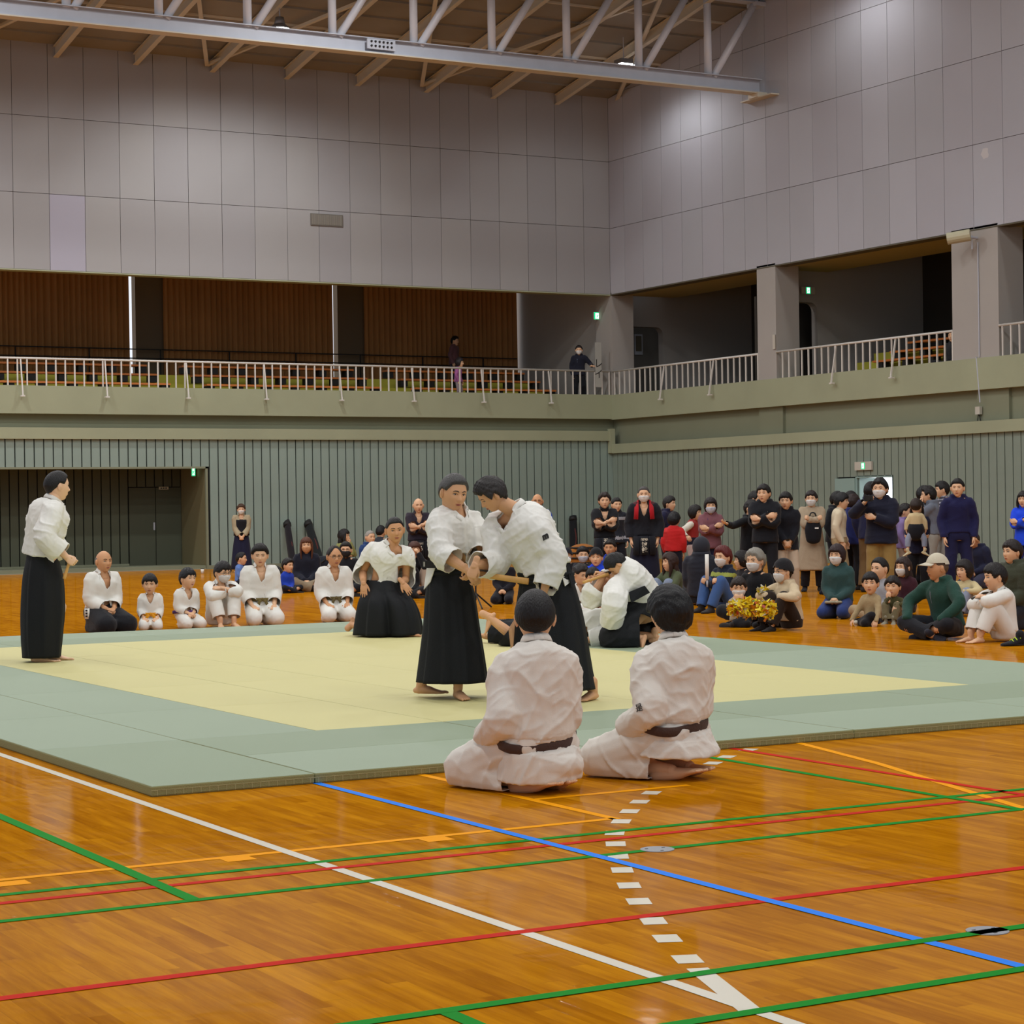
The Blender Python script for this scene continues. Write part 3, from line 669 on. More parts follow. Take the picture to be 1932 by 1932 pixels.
# ------------------------------------------------------------------ head template (x = the person's left, y = forward, z = up; metres)
def sm(x, a, b): t = np.clip((x-a)/(b-a), 0, 1); return t*t*(3-2*t)
def headsurf(D):
    x, y, z = D[:, 0], D[:, 1], D[:, 2]; lo = np.clip(-z, 0, 1); hi = np.clip(z, 0, 1)
    X = .078*x*(1-.30*lo**1.8)*(1-.05*hi**2); Y = np.where(y > 0, .094*y-.012*y**3*(1-hi*.5), .104*y*(1-.42*lo**1.2)); Z = np.where(z > 0, .109, .118)*z
    fr = sm(y, .1, .45); aX = np.abs(X); g = lambda v, c, s_: np.exp(-((v-c)/s_)**2)
    Y = Y+fr*(.021*g(X, 0, .0125)*np.where(Z > -.030, g(Z, -.030, .026), g(Z, -.030, .009))-.0075*g(aX, .031, .015)*g(Z, .003, .012)+.004*g(aX, .026, .024)*g(Z, .024, .010)
              + .006*g(X, 0, .026)*g(Z, -.062, .014)+.004*g(aX, .042, .018)*g(Z, -.024, .022)+.010*g(X, 0, .022)*g(Z, -.102, .016)-.003*g(X, 0, .02)*g(Z, -.079, .006)+.004*g(aX, .010, .006)*g(Z, -.034, .008)
              + .006*lo*(aX < .05))
    return np.stack([X, Y, Z], 1)
def dirs(nu, nv, warp=.45):
    a = np.linspace(-math.pi, math.pi, nu, endpoint=False); a = a-warp*np.sin(a)  # denser at the front
    e = np.linspace(-math.pi/2*.985, math.pi/2*.985, nv); e = e-.10*np.sin(2*e+.35)
    A, E_ = np.meshgrid(a, e); return np.stack([-np.sin(A)*np.cos(E_), np.cos(A)*np.cos(E_), np.sin(E_)], -1), A, E_
def grid_faces(nv, nu, wrap=True):
    return [(i*nu+j, i*nu+(j+1) % nu, (i+1)*nu+(j+1) % nu, (i+1)*nu+j) for i in range(nv-1) for j in range(nu if wrap else nu-1)]
_HT = {}
def head_template(hi):
    if hi in _HT: return _HT[hi]
    nu, nv = (72, 60) if hi else (40, 34)
    D, A, E_ = dirs(nu, nv); V = headsurf(D.reshape(-1, 3)); F = grid_faces(nv, nu)
    V = np.vstack([V, V[:nu].mean(0), V[-nu:].mean(0)]); k = nu*nv
    F += [(k, (j+1) % nu, j) for j in range(nu)]+[(k+1, k-nu+j, k-nu+(j+1) % nu) for j in range(nu)]
    F = [f[::-1] for f in F] if False else F
    _HT[hi] = (V, F, BVHTree.FromPolygons([Vector(v) for v in V], F)); return _HT[hi]
def face_y(x, z):
    h = head_template(True)[2].ray_cast(Vector((x, .3, z)), Vector((0, -1, 0)))[0]
    return h.y if h else .09
def hair_geo(style, hi, seed=0, vol=1.0):
    nu, nv = (84, 54) if hi else (44, 30)
    D, A, E_ = dirs(nu, nv, 0.1); Dn = D.reshape(-1, 3); P = headsurf(Dn); az = np.abs(np.arctan2(-Dn[:, 0], Dn[:, 1]))
    rg = np.random.RandomState(seed); st = {
        'short': ([.058, .056, .050, .012, .02, -.03, -.066, -.072], .015), 'crop': ([.068, .066, .058, .016, .022, -.02, -.055, -.062], .009),
        'fringe': ([.040, .044, .036, -.002, .008, -.036, -.068, -.074], .017), 'bowl': ([.034, .034, .026, -.012, -.012, -.045, -.064, -.068], .020),
        'part': ([.050, .046, .040, .0, .008, -.040, -.074, -.080], .018), 'bald': ([.2, .2, .2, .2, .03, -.02, -.055, -.065], .007), 'recede': ([.098, .094, .062, .010, .018, -.03, -.066, -.072], .012),
        'long': ([.036, .042, .036, -.05, -.075, -.09, -.10, -.105], .018), 'bob': ([.038, .040, .028, -.07, -.08, -.088, -.092, -.095], .019), 'buzz': ([.066, .066, .058, .018, .022, -.025, -.06, -.066], .006),
        'tuft': ([.062, .056, .050, -.004, .012, -.04, -.074, -.08], .024)}[style]
    zl = np.interp(az, [0, .5, .85, 1.25, 1.62, 1.95, 2.5, 3.15], st[0]); t0 = st[1]*vol
    zl = zl+.006*np.sin(az*9+seed)*(style in ('fringe', 'part', 'long', 'tuft'))
    m = sm(P[:, 2]-zl, -.004, .010)
    if style == 'bald': m = m*sm(-(P[:, 2]-.045), -.01, .03)
    w = Dn*7+.8*np.sin(Dn*5+rg.rand(3)*6); tf = np.sin(w@rg.normal(size=3))*np.sin(w@rg.normal(size=3)*1.3+1)+.5*np.sin(Dn@rg.normal(size=3)*23)
    thick = t0*(1+.13*tf*(style not in ('buzz', 'bald', 'crop')))*(1+.25*np.clip(Dn[:, 2], 0, 1))
    N = nrm_rows(P*[1/.078**2, 1/.1**2, 1/.118**2])
    Q = P+N*(thick*m-.004*(1-m))[:, None]; mg = m.reshape(nv, nu)
    F = [f for f in grid_faces(nv, nu) if m[list(f)].max() > .02]
    F.append(tuple(range((nv-1)*nu, nv*nu)))
    return Q, F
def nrm_rows(A): return A/(np.linalg.norm(A, axis=1)[:, None]+1e-12)
_HC = {}
def hair_cached(style, hi, seed, vol):
    k = (style, hi, seed % 5, round(vol, 2))
    if k not in _HC: _HC[k] = hair_geo(style, hi, seed % 5, vol)
    return _HC[k]
def mask_geo():
    a = np.linspace(-1.22, 1.22, 19); z = np.linspace(-.104, -.014, 9); V = []
    for i, zz in enumerate(z):
        for aa in a:
            edge = max(0, abs(aa)-.8)/.42
            zz2 = -.056+(zz+.056)*(1-.45*edge)
            ca = math.sqrt(max(0, 1-(zz2/.118)**2)); d = np.array([[math.sin(aa)*ca, math.cos(aa)*ca, zz2/.118]])
            p = headsurf(d)[0]; off = .006+.006*math.cos(aa)*math.sin(math.pi*i/8)
            V.append(p+nrm([p[0], p[1], 0])*off)
    V = np.array(V); F = [(r*19+c, (r+1)*19+c, (r+1)*19+c+1, r*19+c+1) for r in range(8) for c in range(18)]
    V2, F2 = solid(V, np.array(F)[:, ::-1], .002); return V2, [tuple(f) for f in F2]
MASKG = None
# ------------------------------------------------------------------ hands and feet (wrist / ankle at the origin, fingers along +y, back of the hand +z, thumb on -x)
HP = {'relaxed': (18, 22, 16, 18, 22, 26, 30), 'flat': (4, 5, 4, 4, 6, 8, 10), 'grip': (62, 70, 45, 62, 66, 70, 72), 'loose': (35, 45, 30, 35, 40, 45, 50)}
def hand_parts(pose, seg=8):
    c1, c2, c3 = HP[pose][:3]; base = HP[pose][3:]
    ps = [tube([(0, -.05, 0), (0, -.01, 0), (-.002, .03, 0), (-.001, .065, .001), (0, .088, 0)], [(.026, .020), (.026, .018), (.036, .017), (.040, .015), (.036, .011)], 12, up=(0, 0, 1), sub=2)]
    for i, (x, L_, r) in enumerate(((-.029, .074, .0088), (-.0095, .082, .009), (.010, .076, .0086), (.028, .060, .0076))):
        p = np.array([x, .080 if i < 3 else .074, 0]); a = math.radians(base[i]); spread = (x/.03)*.10*(1 if pose in ('flat', 'relaxed') else .3)
        pts = [p-np.array([0, .02, 0]), p]
        for k, fr in enumerate((.44, .30, .26)):
            p = p+L_*fr*np.array([spread*math.cos(a), math.cos(a), -math.sin(a)]); pts.append(p); a += math.radians((c1, c2, c3)[k]*(1+.08*i))
        ps.append(tube(pts, [r*1.05, r*1.08, r, r*.92, r*.78], seg, sub=2))
    if pose == 'grip': tp = [(-.020, .020, -.006), (-.036, .045, -.018), (-.034, .070, -.034), (-.012, .082, -.044)]
    elif pose == 'flat': tp = [(-.020, .015, -.003), (-.042, .040, -.008), (-.056, .066, -.010), (-.062, .090, -.010)]
    else: tp = [(-.020, .015, -.006), (-.040, .042, -.016), (-.046, .068, -.024), (-.042, .092, -.030)]
    ps.append(tube(tp, [.016, .0135, .0105, .0085], seg, sub=2)); return ps
_HAND = {}
def hand_low(pose):
    if pose not in _HAND:
        V, F = remesh(hand_parts(pose), .0052, 1); _HAND[pose] = (V, [tuple(f) for f in F])
    return _HAND[pose]
def foot_parts(seg=8, toes=True, bend=0, col=True):
    ps = [*([tube([(0, 0, .06), (0, -.005, .0), (0, -.022, -.045)], [(.036, .040), (.032, .038), (.030, .030)], 12, sub=2)] if col else [tube([(0, -.09, -.030), (0, -.03, -.036), (0, .03, -.042)], [.034, .036, .034], 12, sub=2)]),
          tube([(0, -.048, -.048), (0, -.01, -.040), (0, .05, -.044), (-.002, .10, -.054), (-.004, .14, -.060), (-.004, .165, -.063)], [(.024, .022), (.031, .034), (.036, .032), (.043, .021), (.045, .0145), (.040, .011)], 14, up=(0, 0, 1), sub=3)]
    if toes:
        for x, L_, r in ((-.033, .042, .0115), (-.012, .036, .0085), (.005, .031, .008), (.021, .026, .0075), (.034, .020, .007)):
            y0 = .155-.35*abs(x+.02)
            ps.append(tube([(x, y0, -.062), (x*1.03, y0+L_*.55, -.060+.010*bend), (x*1.03, y0+L_, -.065+.03*bend)], [r*1.1, r, r*.9], seg, sub=2))
    return ps
def shoe_parts():
    return [tube([(0, -.052, -.045), (0, -.01, -.030), (0, .05, -.040), (-.002, .10, -.052), (-.004, .15, -.058), (-.004, .195, -.062)], [(.034, .034), (.040, .050), (.042, .040), (.050, .030), (.050, .024), (.036, .018)], 14, up=(0, 0, 1), sub=3),
            tube([(0, 0, .03), (0, -.01, -.03)], [.045, .043], 12, sub=2)]
_FOOT = {}
def foot_low(kind):
    if kind not in _FOOT:
        V, F = remesh(foot_parts() if kind == 'foot' else foot_parts(col=False) if kind == 'footp' else shoe_parts() if kind == 'shoe' else foot_parts(toes=False), .0065, 2); _FOOT[kind] = (V, [tuple(f) for f in F])
    return _FOOT[kind]
def place(VF, org, y, z, scale=1., mirror=False):
    y = nrm(y); z = nrm(np.asarray(z)-y*(np.asarray(z)@y)); x = np.cross(y, z); V, F = VF; V = V*scale
    if mirror: V = V*[-1, 1, 1]; F = [tuple(f[::-1]) for f in F]
    return V@np.stack([x, y, z])+np.asarray(org), F
def ik(a, c, l1, l2, hint):
    a, c = np.asarray(a, float), np.asarray(c, float); d = c-a; L_ = np.linalg.norm(d); t = d/(L_+1e-9); m = min(L_, (l1+l2)*.995)
    c = a+t*m; x = (l1*l1-l2*l2+m*m)/(2*m); h = math.sqrt(max(1e-6, l1*l1-x*x)); hh = np.asarray(hint, float); hh = nrm(hh-t*(hh@t)); return a+t*x+hh*h, c

# ------------------------------------------------------------------ cloth, skin and hair materials
def skin(i): return mat('skin_%d' % i, ('e2b48e', 'd9a67c', 'eabf9c', 'd09a70', 'e5b794')[i % 5], .55, spec=.35, var=.05, vscale=9)
M_LIP = mat('lips', 'a0594a', .5); M_EYEW = mat('eye_white', 'cfc8bf', .35); M_EYE = mat('eye_dark', '15100d', .3); M_BROW = mat('brow', '2a2320', .8)
def hairmat(c): return mat('hair_'+c, c, .5, bump=.8, bscale=26, bstretch=(5, 5, 1), spec=.35)
def cloth(c, rough=.85): return mat('cloth_'+c, c, rough, bump=.35, bscale=90, spec=.25, sheen=.1)
M_GI = mat('white_gi_cloth', 'e6e4dc', .85, bump=.12, bscale=220, spec=.2, var=.02, vscale=5)
M_GI2 = mat('cream_gi_cloth', 'e2dbd0', .85, bump=.12, bscale=220, spec=.2, var=.02, vscale=5)
M_HAK = mat('black_hakama_cloth', '131518', .75, bump=.3, bscale=120, spec=.3)
M_NAVY = mat('navy_hakama_cloth', '171a30', .75, bump=.3, bscale=120, spec=.3)
M_MASK = mat('white_face_mask', 'd9d6d2', .8); M_MASKD = mat('dark_face_mask', '1c1b1e', .8); M_MASKG = mat('pale_face_mask', 'bcc0cc', .8); M_MASKO = mat('orange_face_mask', 'c9946a', .8)
M_WOOD = mat('pale_oak', 'cf9d56', .5, var=.10, vscale=12, bump=.2, bscale=50)

# ------------------------------------------------------------------ skeletons
U3 = np.array([0, 0, 1.])
def frame(base, h):
    D = nrm([base[0], base[1], 0]); Rr = np.array([D[1], -D[0], 0]); a = math.radians(h)
    F = -D*math.cos(a)+Rr*math.sin(a); return F, np.cross(U3, F)
def skel(base, h=0, H=1.7, pose='stand', lean=4, side=0, twist=0, head=None, nod=0, tilt=0, arms='down', hs=1., slouch=.03, hipz=None, foot_h=None, stance=.13, arms_h=None):
    base = np.asarray(base, float); s = H/1.7; F, L = frame(base, h); J = dict(base=base, s=s, hs=hs, pose=pose, h=h, F=F, L=L)
    FT, LT = frame(base, h+twist)
    P = base+U3*({'stand': .93, 'cross': .13, 'hug': .13, 'seiza': .235, 'side': .13, 'kneel': .55}[pose]*s if hipz is None else hipz)
    la, sa = math.radians(lean), math.radians(side)
    ax = nrm(U3*math.cos(la)*math.cos(sa)+FT*math.sin(la)+LT*math.sin(sa)); SL_ = .52*s
    N = P+ax*SL_; mid = (P+N)/2-FT*slouch*s-ax*0
    hd = h+twist if head is None else head; FH, LH = frame(base, hd); na, ta = math.radians(nod), math.radians(tilt)
    hu = nrm(U3*math.cos(na)*math.cos(ta)+FH*math.sin(na)+LH*math.sin(ta)); hf = nrm(FH*math.cos(na)-U3*math.sin(na)); hf = nrm(hf-hu*(hf@hu))
    k = hs*(.55+.45*s)
    Hc = N+nrm(ax*.6+hu*.7)*(-.006*s)+hu*(.118*k)+hf*.024*k
    J.update(P=P, mid=mid, N=N, ax=ax, FT=FT, LT=LT, Hc=Hc, hf=hf, hu=hu, hk=k)
    S = {g: N-ax*.068*s+LT*q*.160*s for g, q in (('L', 1), ('R', -1))}; HJ = {g: P-U3*.03*s*(pose == 'stand')+L*q*.09*s for g, q in (('L', 1), ('R', -1))}
    J['S'] = S; J['H'] = HJ; K = {}; A = {}; TD = {}; SU = {}
    th, sh = .42*s, .415*s
    for g, q in (('L', 1), ('R', -1)):
        Lq = L*q
        if pose == 'stand':
            a = base+Lq*stance*s+U3*.078*s+F*(.03*q if False else 0); K[g], A[g] = ik(HJ[g], a, th, sh, F+Lq*.1); TD[g] = nrm(F+Lq*.25); SU[g] = U3
        elif pose == 'cross':
            a = base+Lq*(-.10)*s+F*(.30 if q > 0 else .38)*s+U3*.055*s; K[g], A[g] = ik(HJ[g], a, th, sh, Lq*1.0+F*.2+U3*.30); TD[g] = nrm(-Lq*.9+F*.35-U3*.1); SU[g] = nrm(F*.8+U3*.5)
        elif pose == 'hug':
            a = base+Lq*.10*s+F*.42*s+U3*.078*s; K[g], A[g] = ik(HJ[g], a, th, sh, U3+Lq*.15); TD[g] = nrm(F+Lq*.2); SU[g] = U3
        elif pose == 'side':
            a = base+L*(-.18)*s+F*(.12 if q > 0 else .22)*s+U3*.05*s; K[g], A[g] = ik(HJ[g], a, th, sh, L*1.0*(1 if q > 0 else .5)+F*.9+U3*.1); TD[g] = nrm(-L-F*.3); SU[g] = nrm(F+U3*.3)
        else:
            K[g] = base+Lq*.15*s+F*.42*s+U3*.085*s; K[g] = HJ[g]+nrm(K[g]-HJ[g])*th
            A[g] = K[g]+nrm(base+Lq*.09*s-F*.02*s+U3*.05*s-K[g])*sh; TD[g] = nrm(-F-Lq*(.2)-U3*.0); SU[g] = -U3
    J.update(K=K, A=A, TD=TD, SU=SU)
    E_ = {}; Wr = {}; HF = {}; HB = {}; HPz = {}; ua, fa = .285*s, .25*s
    for g, q in (('L', 1), ('R', -1)):
        Lq = LT*q; am = arms if isinstance(arms, str) else arms[0 if g == 'L' else 1]
        Fh = FT; hint = -Fh*.6+Lq*.5-U3*.5; hb = None; hp = 'relaxed'; fd = None
        if am == 'down': w = S[g]-U3*.50*s+Lq*.045*s+Fh*.06*s; hb = Lq; fd = -U3+Fh*.15
        elif am == 'crossed': w = N-ax*(.235+.02*q)*s+Fh*.215*s-Lq*.07*s; hint = Lq*.9-U3*.8-Fh*.1; hb = Fh; fd = -Lq+U3*.15
        elif am == 'clasp': w = P+Fh*.20*s+Lq*.045*s-U3*.02*s; hb = Fh*.7+Lq*.3; fd = -U3*.8-Lq*.5+Fh*.1; hp = 'loose'
        elif am == 'belly': w = P+Fh*.20*s+Lq*.05*s+U3*.10*s; hb = Fh; fd = -Lq*.8-U3*.3+Fh*.2; hp = 'loose'
        elif am == 'lap': w = P+Fh*.24*s+Lq*.05*s+U3*.06*s; hb = U3*.8+Fh*.3; fd = -Lq*.6+Fh*.5-U3*.2; hp = 'loose'
        elif am == 'thigh': w = HJ[g]*.42+K[g]*.58+U3*.10*s+Lq*.02*s; hb = U3; fd = F*.9-Lq*.25-U3*.25; hint = -Fh*.6+Lq*.30-U3*.7; hp = 'flat'
        elif am == 'hug': w = (K[g]+A[g])/2+F*.09*s-L*q*.04*s+U3*.08*s; hb = F; fd = -Lq+U3*.0; hint = Lq-U3*.4
        elif am == 'knees': w = K[g]*.85+A[g]*.15+U3*.07*s+F*.02*s; hb = U3*.6+F*.4; fd = F*.6-U3*.8-Lq*.2; hint = Lq-U3*.2
        elif am == 'foldknee': w = (K['L']+K['R'])/2+U3*.09*s+F*.02*s-Lq*.05*s+U3*.02*q; hb = U3*.7+F*.5; fd = -Lq+F*.1; hint = Lq*1.0-U3*.2
        elif am == 'face': w = Hc+hf*.15*k-U3*.06*k+Lq*.03; hb = Lq*.5+hf*.5; fd = U3*.8-Lq*.4; hint = -U3+Lq*.5; hp = 'loose'
        elif am == 'chin': w = Hc+hf*.10*k-U3*.13*k+Lq*.02; hb = hf; fd = U3; hint = -U3+Lq*.5; hp = 'loose'
        elif am == 'reach': w = S[g]+Fh*.40*s+Lq*.22*s-U3*.05*s; hb = -U3; fd = Fh*.8+Lq*.5+U3*.1; hint = -U3; hp = 'flat'
        elif am == 'rail': w = S[g]-U3*.28*s+Lq*.22*s+Fh*.22*s; hb = U3; fd = Fh*.3+Lq; hp = 'loose'
        elif am == 'floor': w = base+Lq*.30*s+Fh*.30*s+U3*.12*s; hb = Fh*.6+Lq*.4; fd = -U3*.8+Fh*.4; hp = 'relaxed'
        elif am == 'shins': w = A[g]+U3*.10*s+F*.0+Lq*.05; hb = F; fd = F*.3-U3*.9; hint = Lq
        elif am == 'hold': w = N-ax*.22*s+Fh*.30*s-Lq*.06*s; hb = Lq*.5+Fh*.4; fd = -Lq*.5+Fh*.5+U3*.4; hint = -U3+Lq*.4; hp = 'grip'
        elif am == 'baby': w = P+Fh*.26*s+U3*.14*s-Lq*.06*s; hb = -U3*.3+Fh; fd = -Lq; hint = -U3+Lq*.5
        else: w = S[g]+am[0]*Fh+am[1]*Lq+am[2]*U3
        E_[g], Wr[g] = ik(S[g], w, ua, fa, hint); HF[g] = nrm(fd if fd is not None else Wr[g]-E_[g]); HB[g] = hb if hb is not None else Lq; HPz[g] = hp
    J.update(E=E_, W=Wr, HF=HF, HB=HB, HP=HPz)
    return J

def spine(J, t):
    P, M_, N = J['P'], J['mid'], J['N']
    if t < 0: return P+(P-M_)/np.linalg.norm(P-M_)*(-t)*.5*J['s']*(1)
    if t > 1: return N+nrm(N-M_)*(t-1)*.5*J['s']
    return P*(1-t)*(1-t)+N*t*t+2*t*(1-t)*(2*M_-(P+N)/2)
TS = [(-.46, .176, .14, .0), (-.34, .182, .145, .0), (-.2, .182, .145, .0), (0, .176, .132, .0), (.15, .163, .12, .005), (.35, .152, .112, .01), (.6, .165, .118, .01), (.8, .172, .12, .005), (.91, .130, .098, -.005), (.97, .078, .072, -.01), (1.01, .06, .062, -.008)]
def torso(J, infl=0, gx=1., gy=1., t0=-.2, n=20, shrink_top=0, hem=0, rows=None):
    s = J['s']; rg = []; th = np.linspace(0, 2*math.pi, n, endpoint=False)
    rr = [r for r in (rows or TS) if r[0] >= t0-1e-6]
    Q = catm(np.array(rr), 2)
    for t, rx, ry, fo in Q:
        c = spine(J, t); d = nrm(spine(J, min(1.01, t+.02))-spine(J, t-.02)); w = sm(np.array([t]), 0, .9)[0]
        lat = nrm(J['L']*(1-w)+J['LT']*w); lat = nrm(lat-d*(lat@d)); fw = np.cross(lat, d)
        h_ = hem*max(0, -t)
        rg.append(c+fw*fo*s+np.outer(np.cos(th), lat)*(rx*gx*s+infl+h_)+np.outer(np.sin(th), fw)*(ry*gy*s+infl+h_))
    return rings_to_mesh(rg)
def torso_coords(J, V):
    ts = np.linspace(-.4, 1.15, 50); C = np.array([spine(J, t) for t in ts]); d2 = ((V[:, None, :]-C[None])**2).sum(2); i = d2.argmin(1); t = ts[i]
    d = np.array([nrm(spine(J, x+.02)-spine(J, x-.02)) for x in ts]); w = sm(ts, 0, .9)[:, None]; lat = nrm_rows(J['L']*(1-w)+J['LT']*w); lat = nrm_rows(lat-d*(lat*d).sum(1)[:, None]); fw = np.cross(lat, d)
    r = V-C[i]; return t, np.arctan2((r*lat[i]).sum(1), (r*fw[i]).sum(1)), np.sqrt(d2.min(1))
def tframe(J, t):
    d = nrm(spine(J, t+.02)-spine(J, t-.02)); w = sm(np.array([t]), 0, .9)[0]; lat = nrm(J['L']*(1-w)+J['LT']*w); lat = nrm(lat-d*(lat@d)); return spine(J, t), lat, np.cross(lat, d), d

# ------------------------------------------------------------------ body
def headxf(J, VF): k = J['hk']; return place(VF, J['Hc'], J['hf'], J['hu'], k)
def body(J, org, par, sk, hero=False, bare=('hands',), g=1., features=True, hp=None, thin=1.):
    s = J['s']; B = PM_(); hp = hp or {}
    HV, HFc, _ = head_template(hero); xf = lambda VF: headxf(J, VF)
    # place() builds x = y cross z = the person's right, so mirror x to keep left on the left
    mir = lambda VF: (VF[0]*[-1, 1, 1], [tuple(f[::-1]) for f in VF[1]])
    B.add(xf(mir((HV, HFc))), 0)
    if features:
        for q in (1, -1):
            B.add(xf(mir(ell((q*.081, -.010, -.008), (.010, .019, .032), n=8, m=7))), 0)
            B.add(xf(mir(ell((q*.090, -.006, -.004), (.004, .010, .019), n=6, m=5))), 0)
            ey = face_y(q*.031, .002)
            B.add(xf(mir(ell((q*.031, ey-.0015, .002), (.0130, .0045, .0040), n=8, m=5))), 1)
            B.add(xf(mir(ell((q*.031, ey+.0012, .002), (.0052, .003, .0040), n=7, m=5))), 2)
            pts = [(q*x, face_y(q*x, z)+.0008, z) for x, z in ((.016, .003), (.024, .0082), (.032, .0092), (.041, .006), (.046, .002))]
            B.add(xf(mir(tube(pts, [.0010, .0016, .0018, .0016, .001], 5, sub=1))), 2)
            pts = [(q*x, face_y(q*x, z)+.0008, z) for x, z in ((.013, .021), (.024, .0255), (.036, .0255), (.047, .020))]
            B.add(xf(mir(tube(pts, [(.003, .0018)]*2+[(.0028, .0016), (.0012, .001)], 6, up=(0, 1, 0), sub=1))), 3)
        for z, w, r in ((-.0585, .021, .0030), (-.0655, .018, .0036)):
            pts = [(x, face_y(x, z)+.0005-abs(x)*.02, z+abs(x)*.02) for x in (-w, -w*.5, 0, w*.5, w)]
            B.add(xf(mir(tube(pts, [.001, r, r*1.05, r, .001], 6, sub=1))), 4)
    neck = tube([J['N']-J['ax']*.07*s, J['N']-J['ax']*.01*s, J['Hc']-J['hu']*.075*J['hk']-J['hf']*.022*J['hk'], J['Hc']-J['hu']*.03*J['hk']-J['hf']*.03*J['hk']], [.075*s*g, .060*s*g, .054*J['hk'], .050*J['hk']], 16, sub=3)
    trunk = [torso(J, -.020*s, g, g, t0=-.2), neck]
    for q, S in J['S'].items():
        trunk.append(tube([J['N']-J['ax']*.06*s, S, J['E'][q]], [.055*s, .050*s, .040*s], 10, sub=2))
    leg = []
    for q in 'LR':
        leg.append(tube([J['H'][q], (J['H'][q]+J['K'][q])/2, J['K'][q]], [.085*s*g*thin, .075*s*thin, .054*s*thin], 10, sub=2))
        leg.append(tube([J['K'][q], J['K'][q]*.65+J['A'][q]*.35, J['A'][q]], [.052*s*thin, .054*s*thin, .036*s], 10, sub=2))
    if hero:
        V, F = remesh(trunk+leg, .014, 2); B.add((V, F.tolist()), 0)
    else:
        for p in trunk+leg: B.add(p, 0)
    for q, mr in (('L', True), ('R', False)):
        fd, hb = J['HF'][q], np.asarray(J['HB'][q], float); ps = hp.get(q, J['HP'][q]); hk = (.5+.5*s)*.98
        if hero:
            e, w = J['E'][q], J['W'][q]; pa = [place(p, w, fd, hb, hk, mr) for p in hand_parts(ps)]
            pa.append(tube([e, e*.65+w*.35, w-nrm(w-e)*.01, w+nrm(fd)*.012], [.044*s, .043*s, .028*s, .026*s], 12, sub=3))
            V, F = remesh(pa, .0036, 2); B.add((V, F.tolist()), 0)
        else:
            B.add(place(hand_low(ps), J['W'][q], fd, hb, hk, mr), 0); B.add(tube([J['E'][q], J['W'][q]], [.040*s, .027*s], 8, sub=2), 0)
    if 'feet' in bare:
        for q, mr in (('L', True), ('R', False)):
            fk = (.45+.55*s)*.97; pf = J['pose'] == 'seiza' and J['SU'][q][2] < -.5; ao = J['A'][q]-U3*.055*s*pf
            if hero:
                a, k_ = J['A'][q], J['K'][q]; pa = [place(p, ao, J['TD'][q], J['SU'][q], fk, mr) for p in foot_parts(bend=J.get('tb', 0), col=not pf)]
                pa.append(tube([k_, k_*.6+a*.4, a*.9+k_*.1, a], [.052*s*thin, .052*s*thin, .034*s, .036*s], 12, sub=3)); V, F = remesh(pa, .0042, 2); B.add((V, F.tolist()), 0)
            else: B.add(place(foot_low('footp' if pf else 'foot'), ao, J['TD'][q], J['SU'][q], fk, mr), 0)
    return B.build('body', [sk, M_EYEW, M_EYE, M_BROW, M_LIP], par, org)
def add_hair(J, org, par, style, color, hero, seed, vol=1.0, drop=0):
    mir = lambda VF: (VF[0]*[-1, 1, 1], [tuple(f[::-1]) for f in VF[1]])
    B = PM_(); B.add(headxf(J, mir(hair_cached(style, hero, seed, vol))))
    if drop:
        k = J['hk']; d0 = drop/k
        rows = [(-.035, -.02, .082, .060), (-.055, -.09, .090, .055), (-.060, -.15, .092, .045), (-.055, -.12-d0*.6, .088, .038), (-.045, -.10-d0, .060, .022)]
        th = np.linspace(0, 2*math.pi, 28, endpoint=False); rg = []
        for y, z, rx, ry in catm(np.array(rows), 4):
            w = 1+.06*np.sin(th*9+seed+z*30); rg.append(np.stack([np.cos(th)*rx*w, y+np.sin(th)*ry*w, np.full(28, z)], 1))
        B.add(headxf(J, mir(rings_to_mesh(rg))))
        for q in (1, -1):
            B.add(headxf(J, mir(tube([(q*.070, .045, .03), (q*.084, .035, -.03), (q*.082, .030, -.09), (q*.075, .045, -.10-d0*.7)], [(.014, .022), (.014, .026), (.016, .028), (.008, .014)], 8, sub=3))))
    return B.build('hair', hairmat(color), par, org)
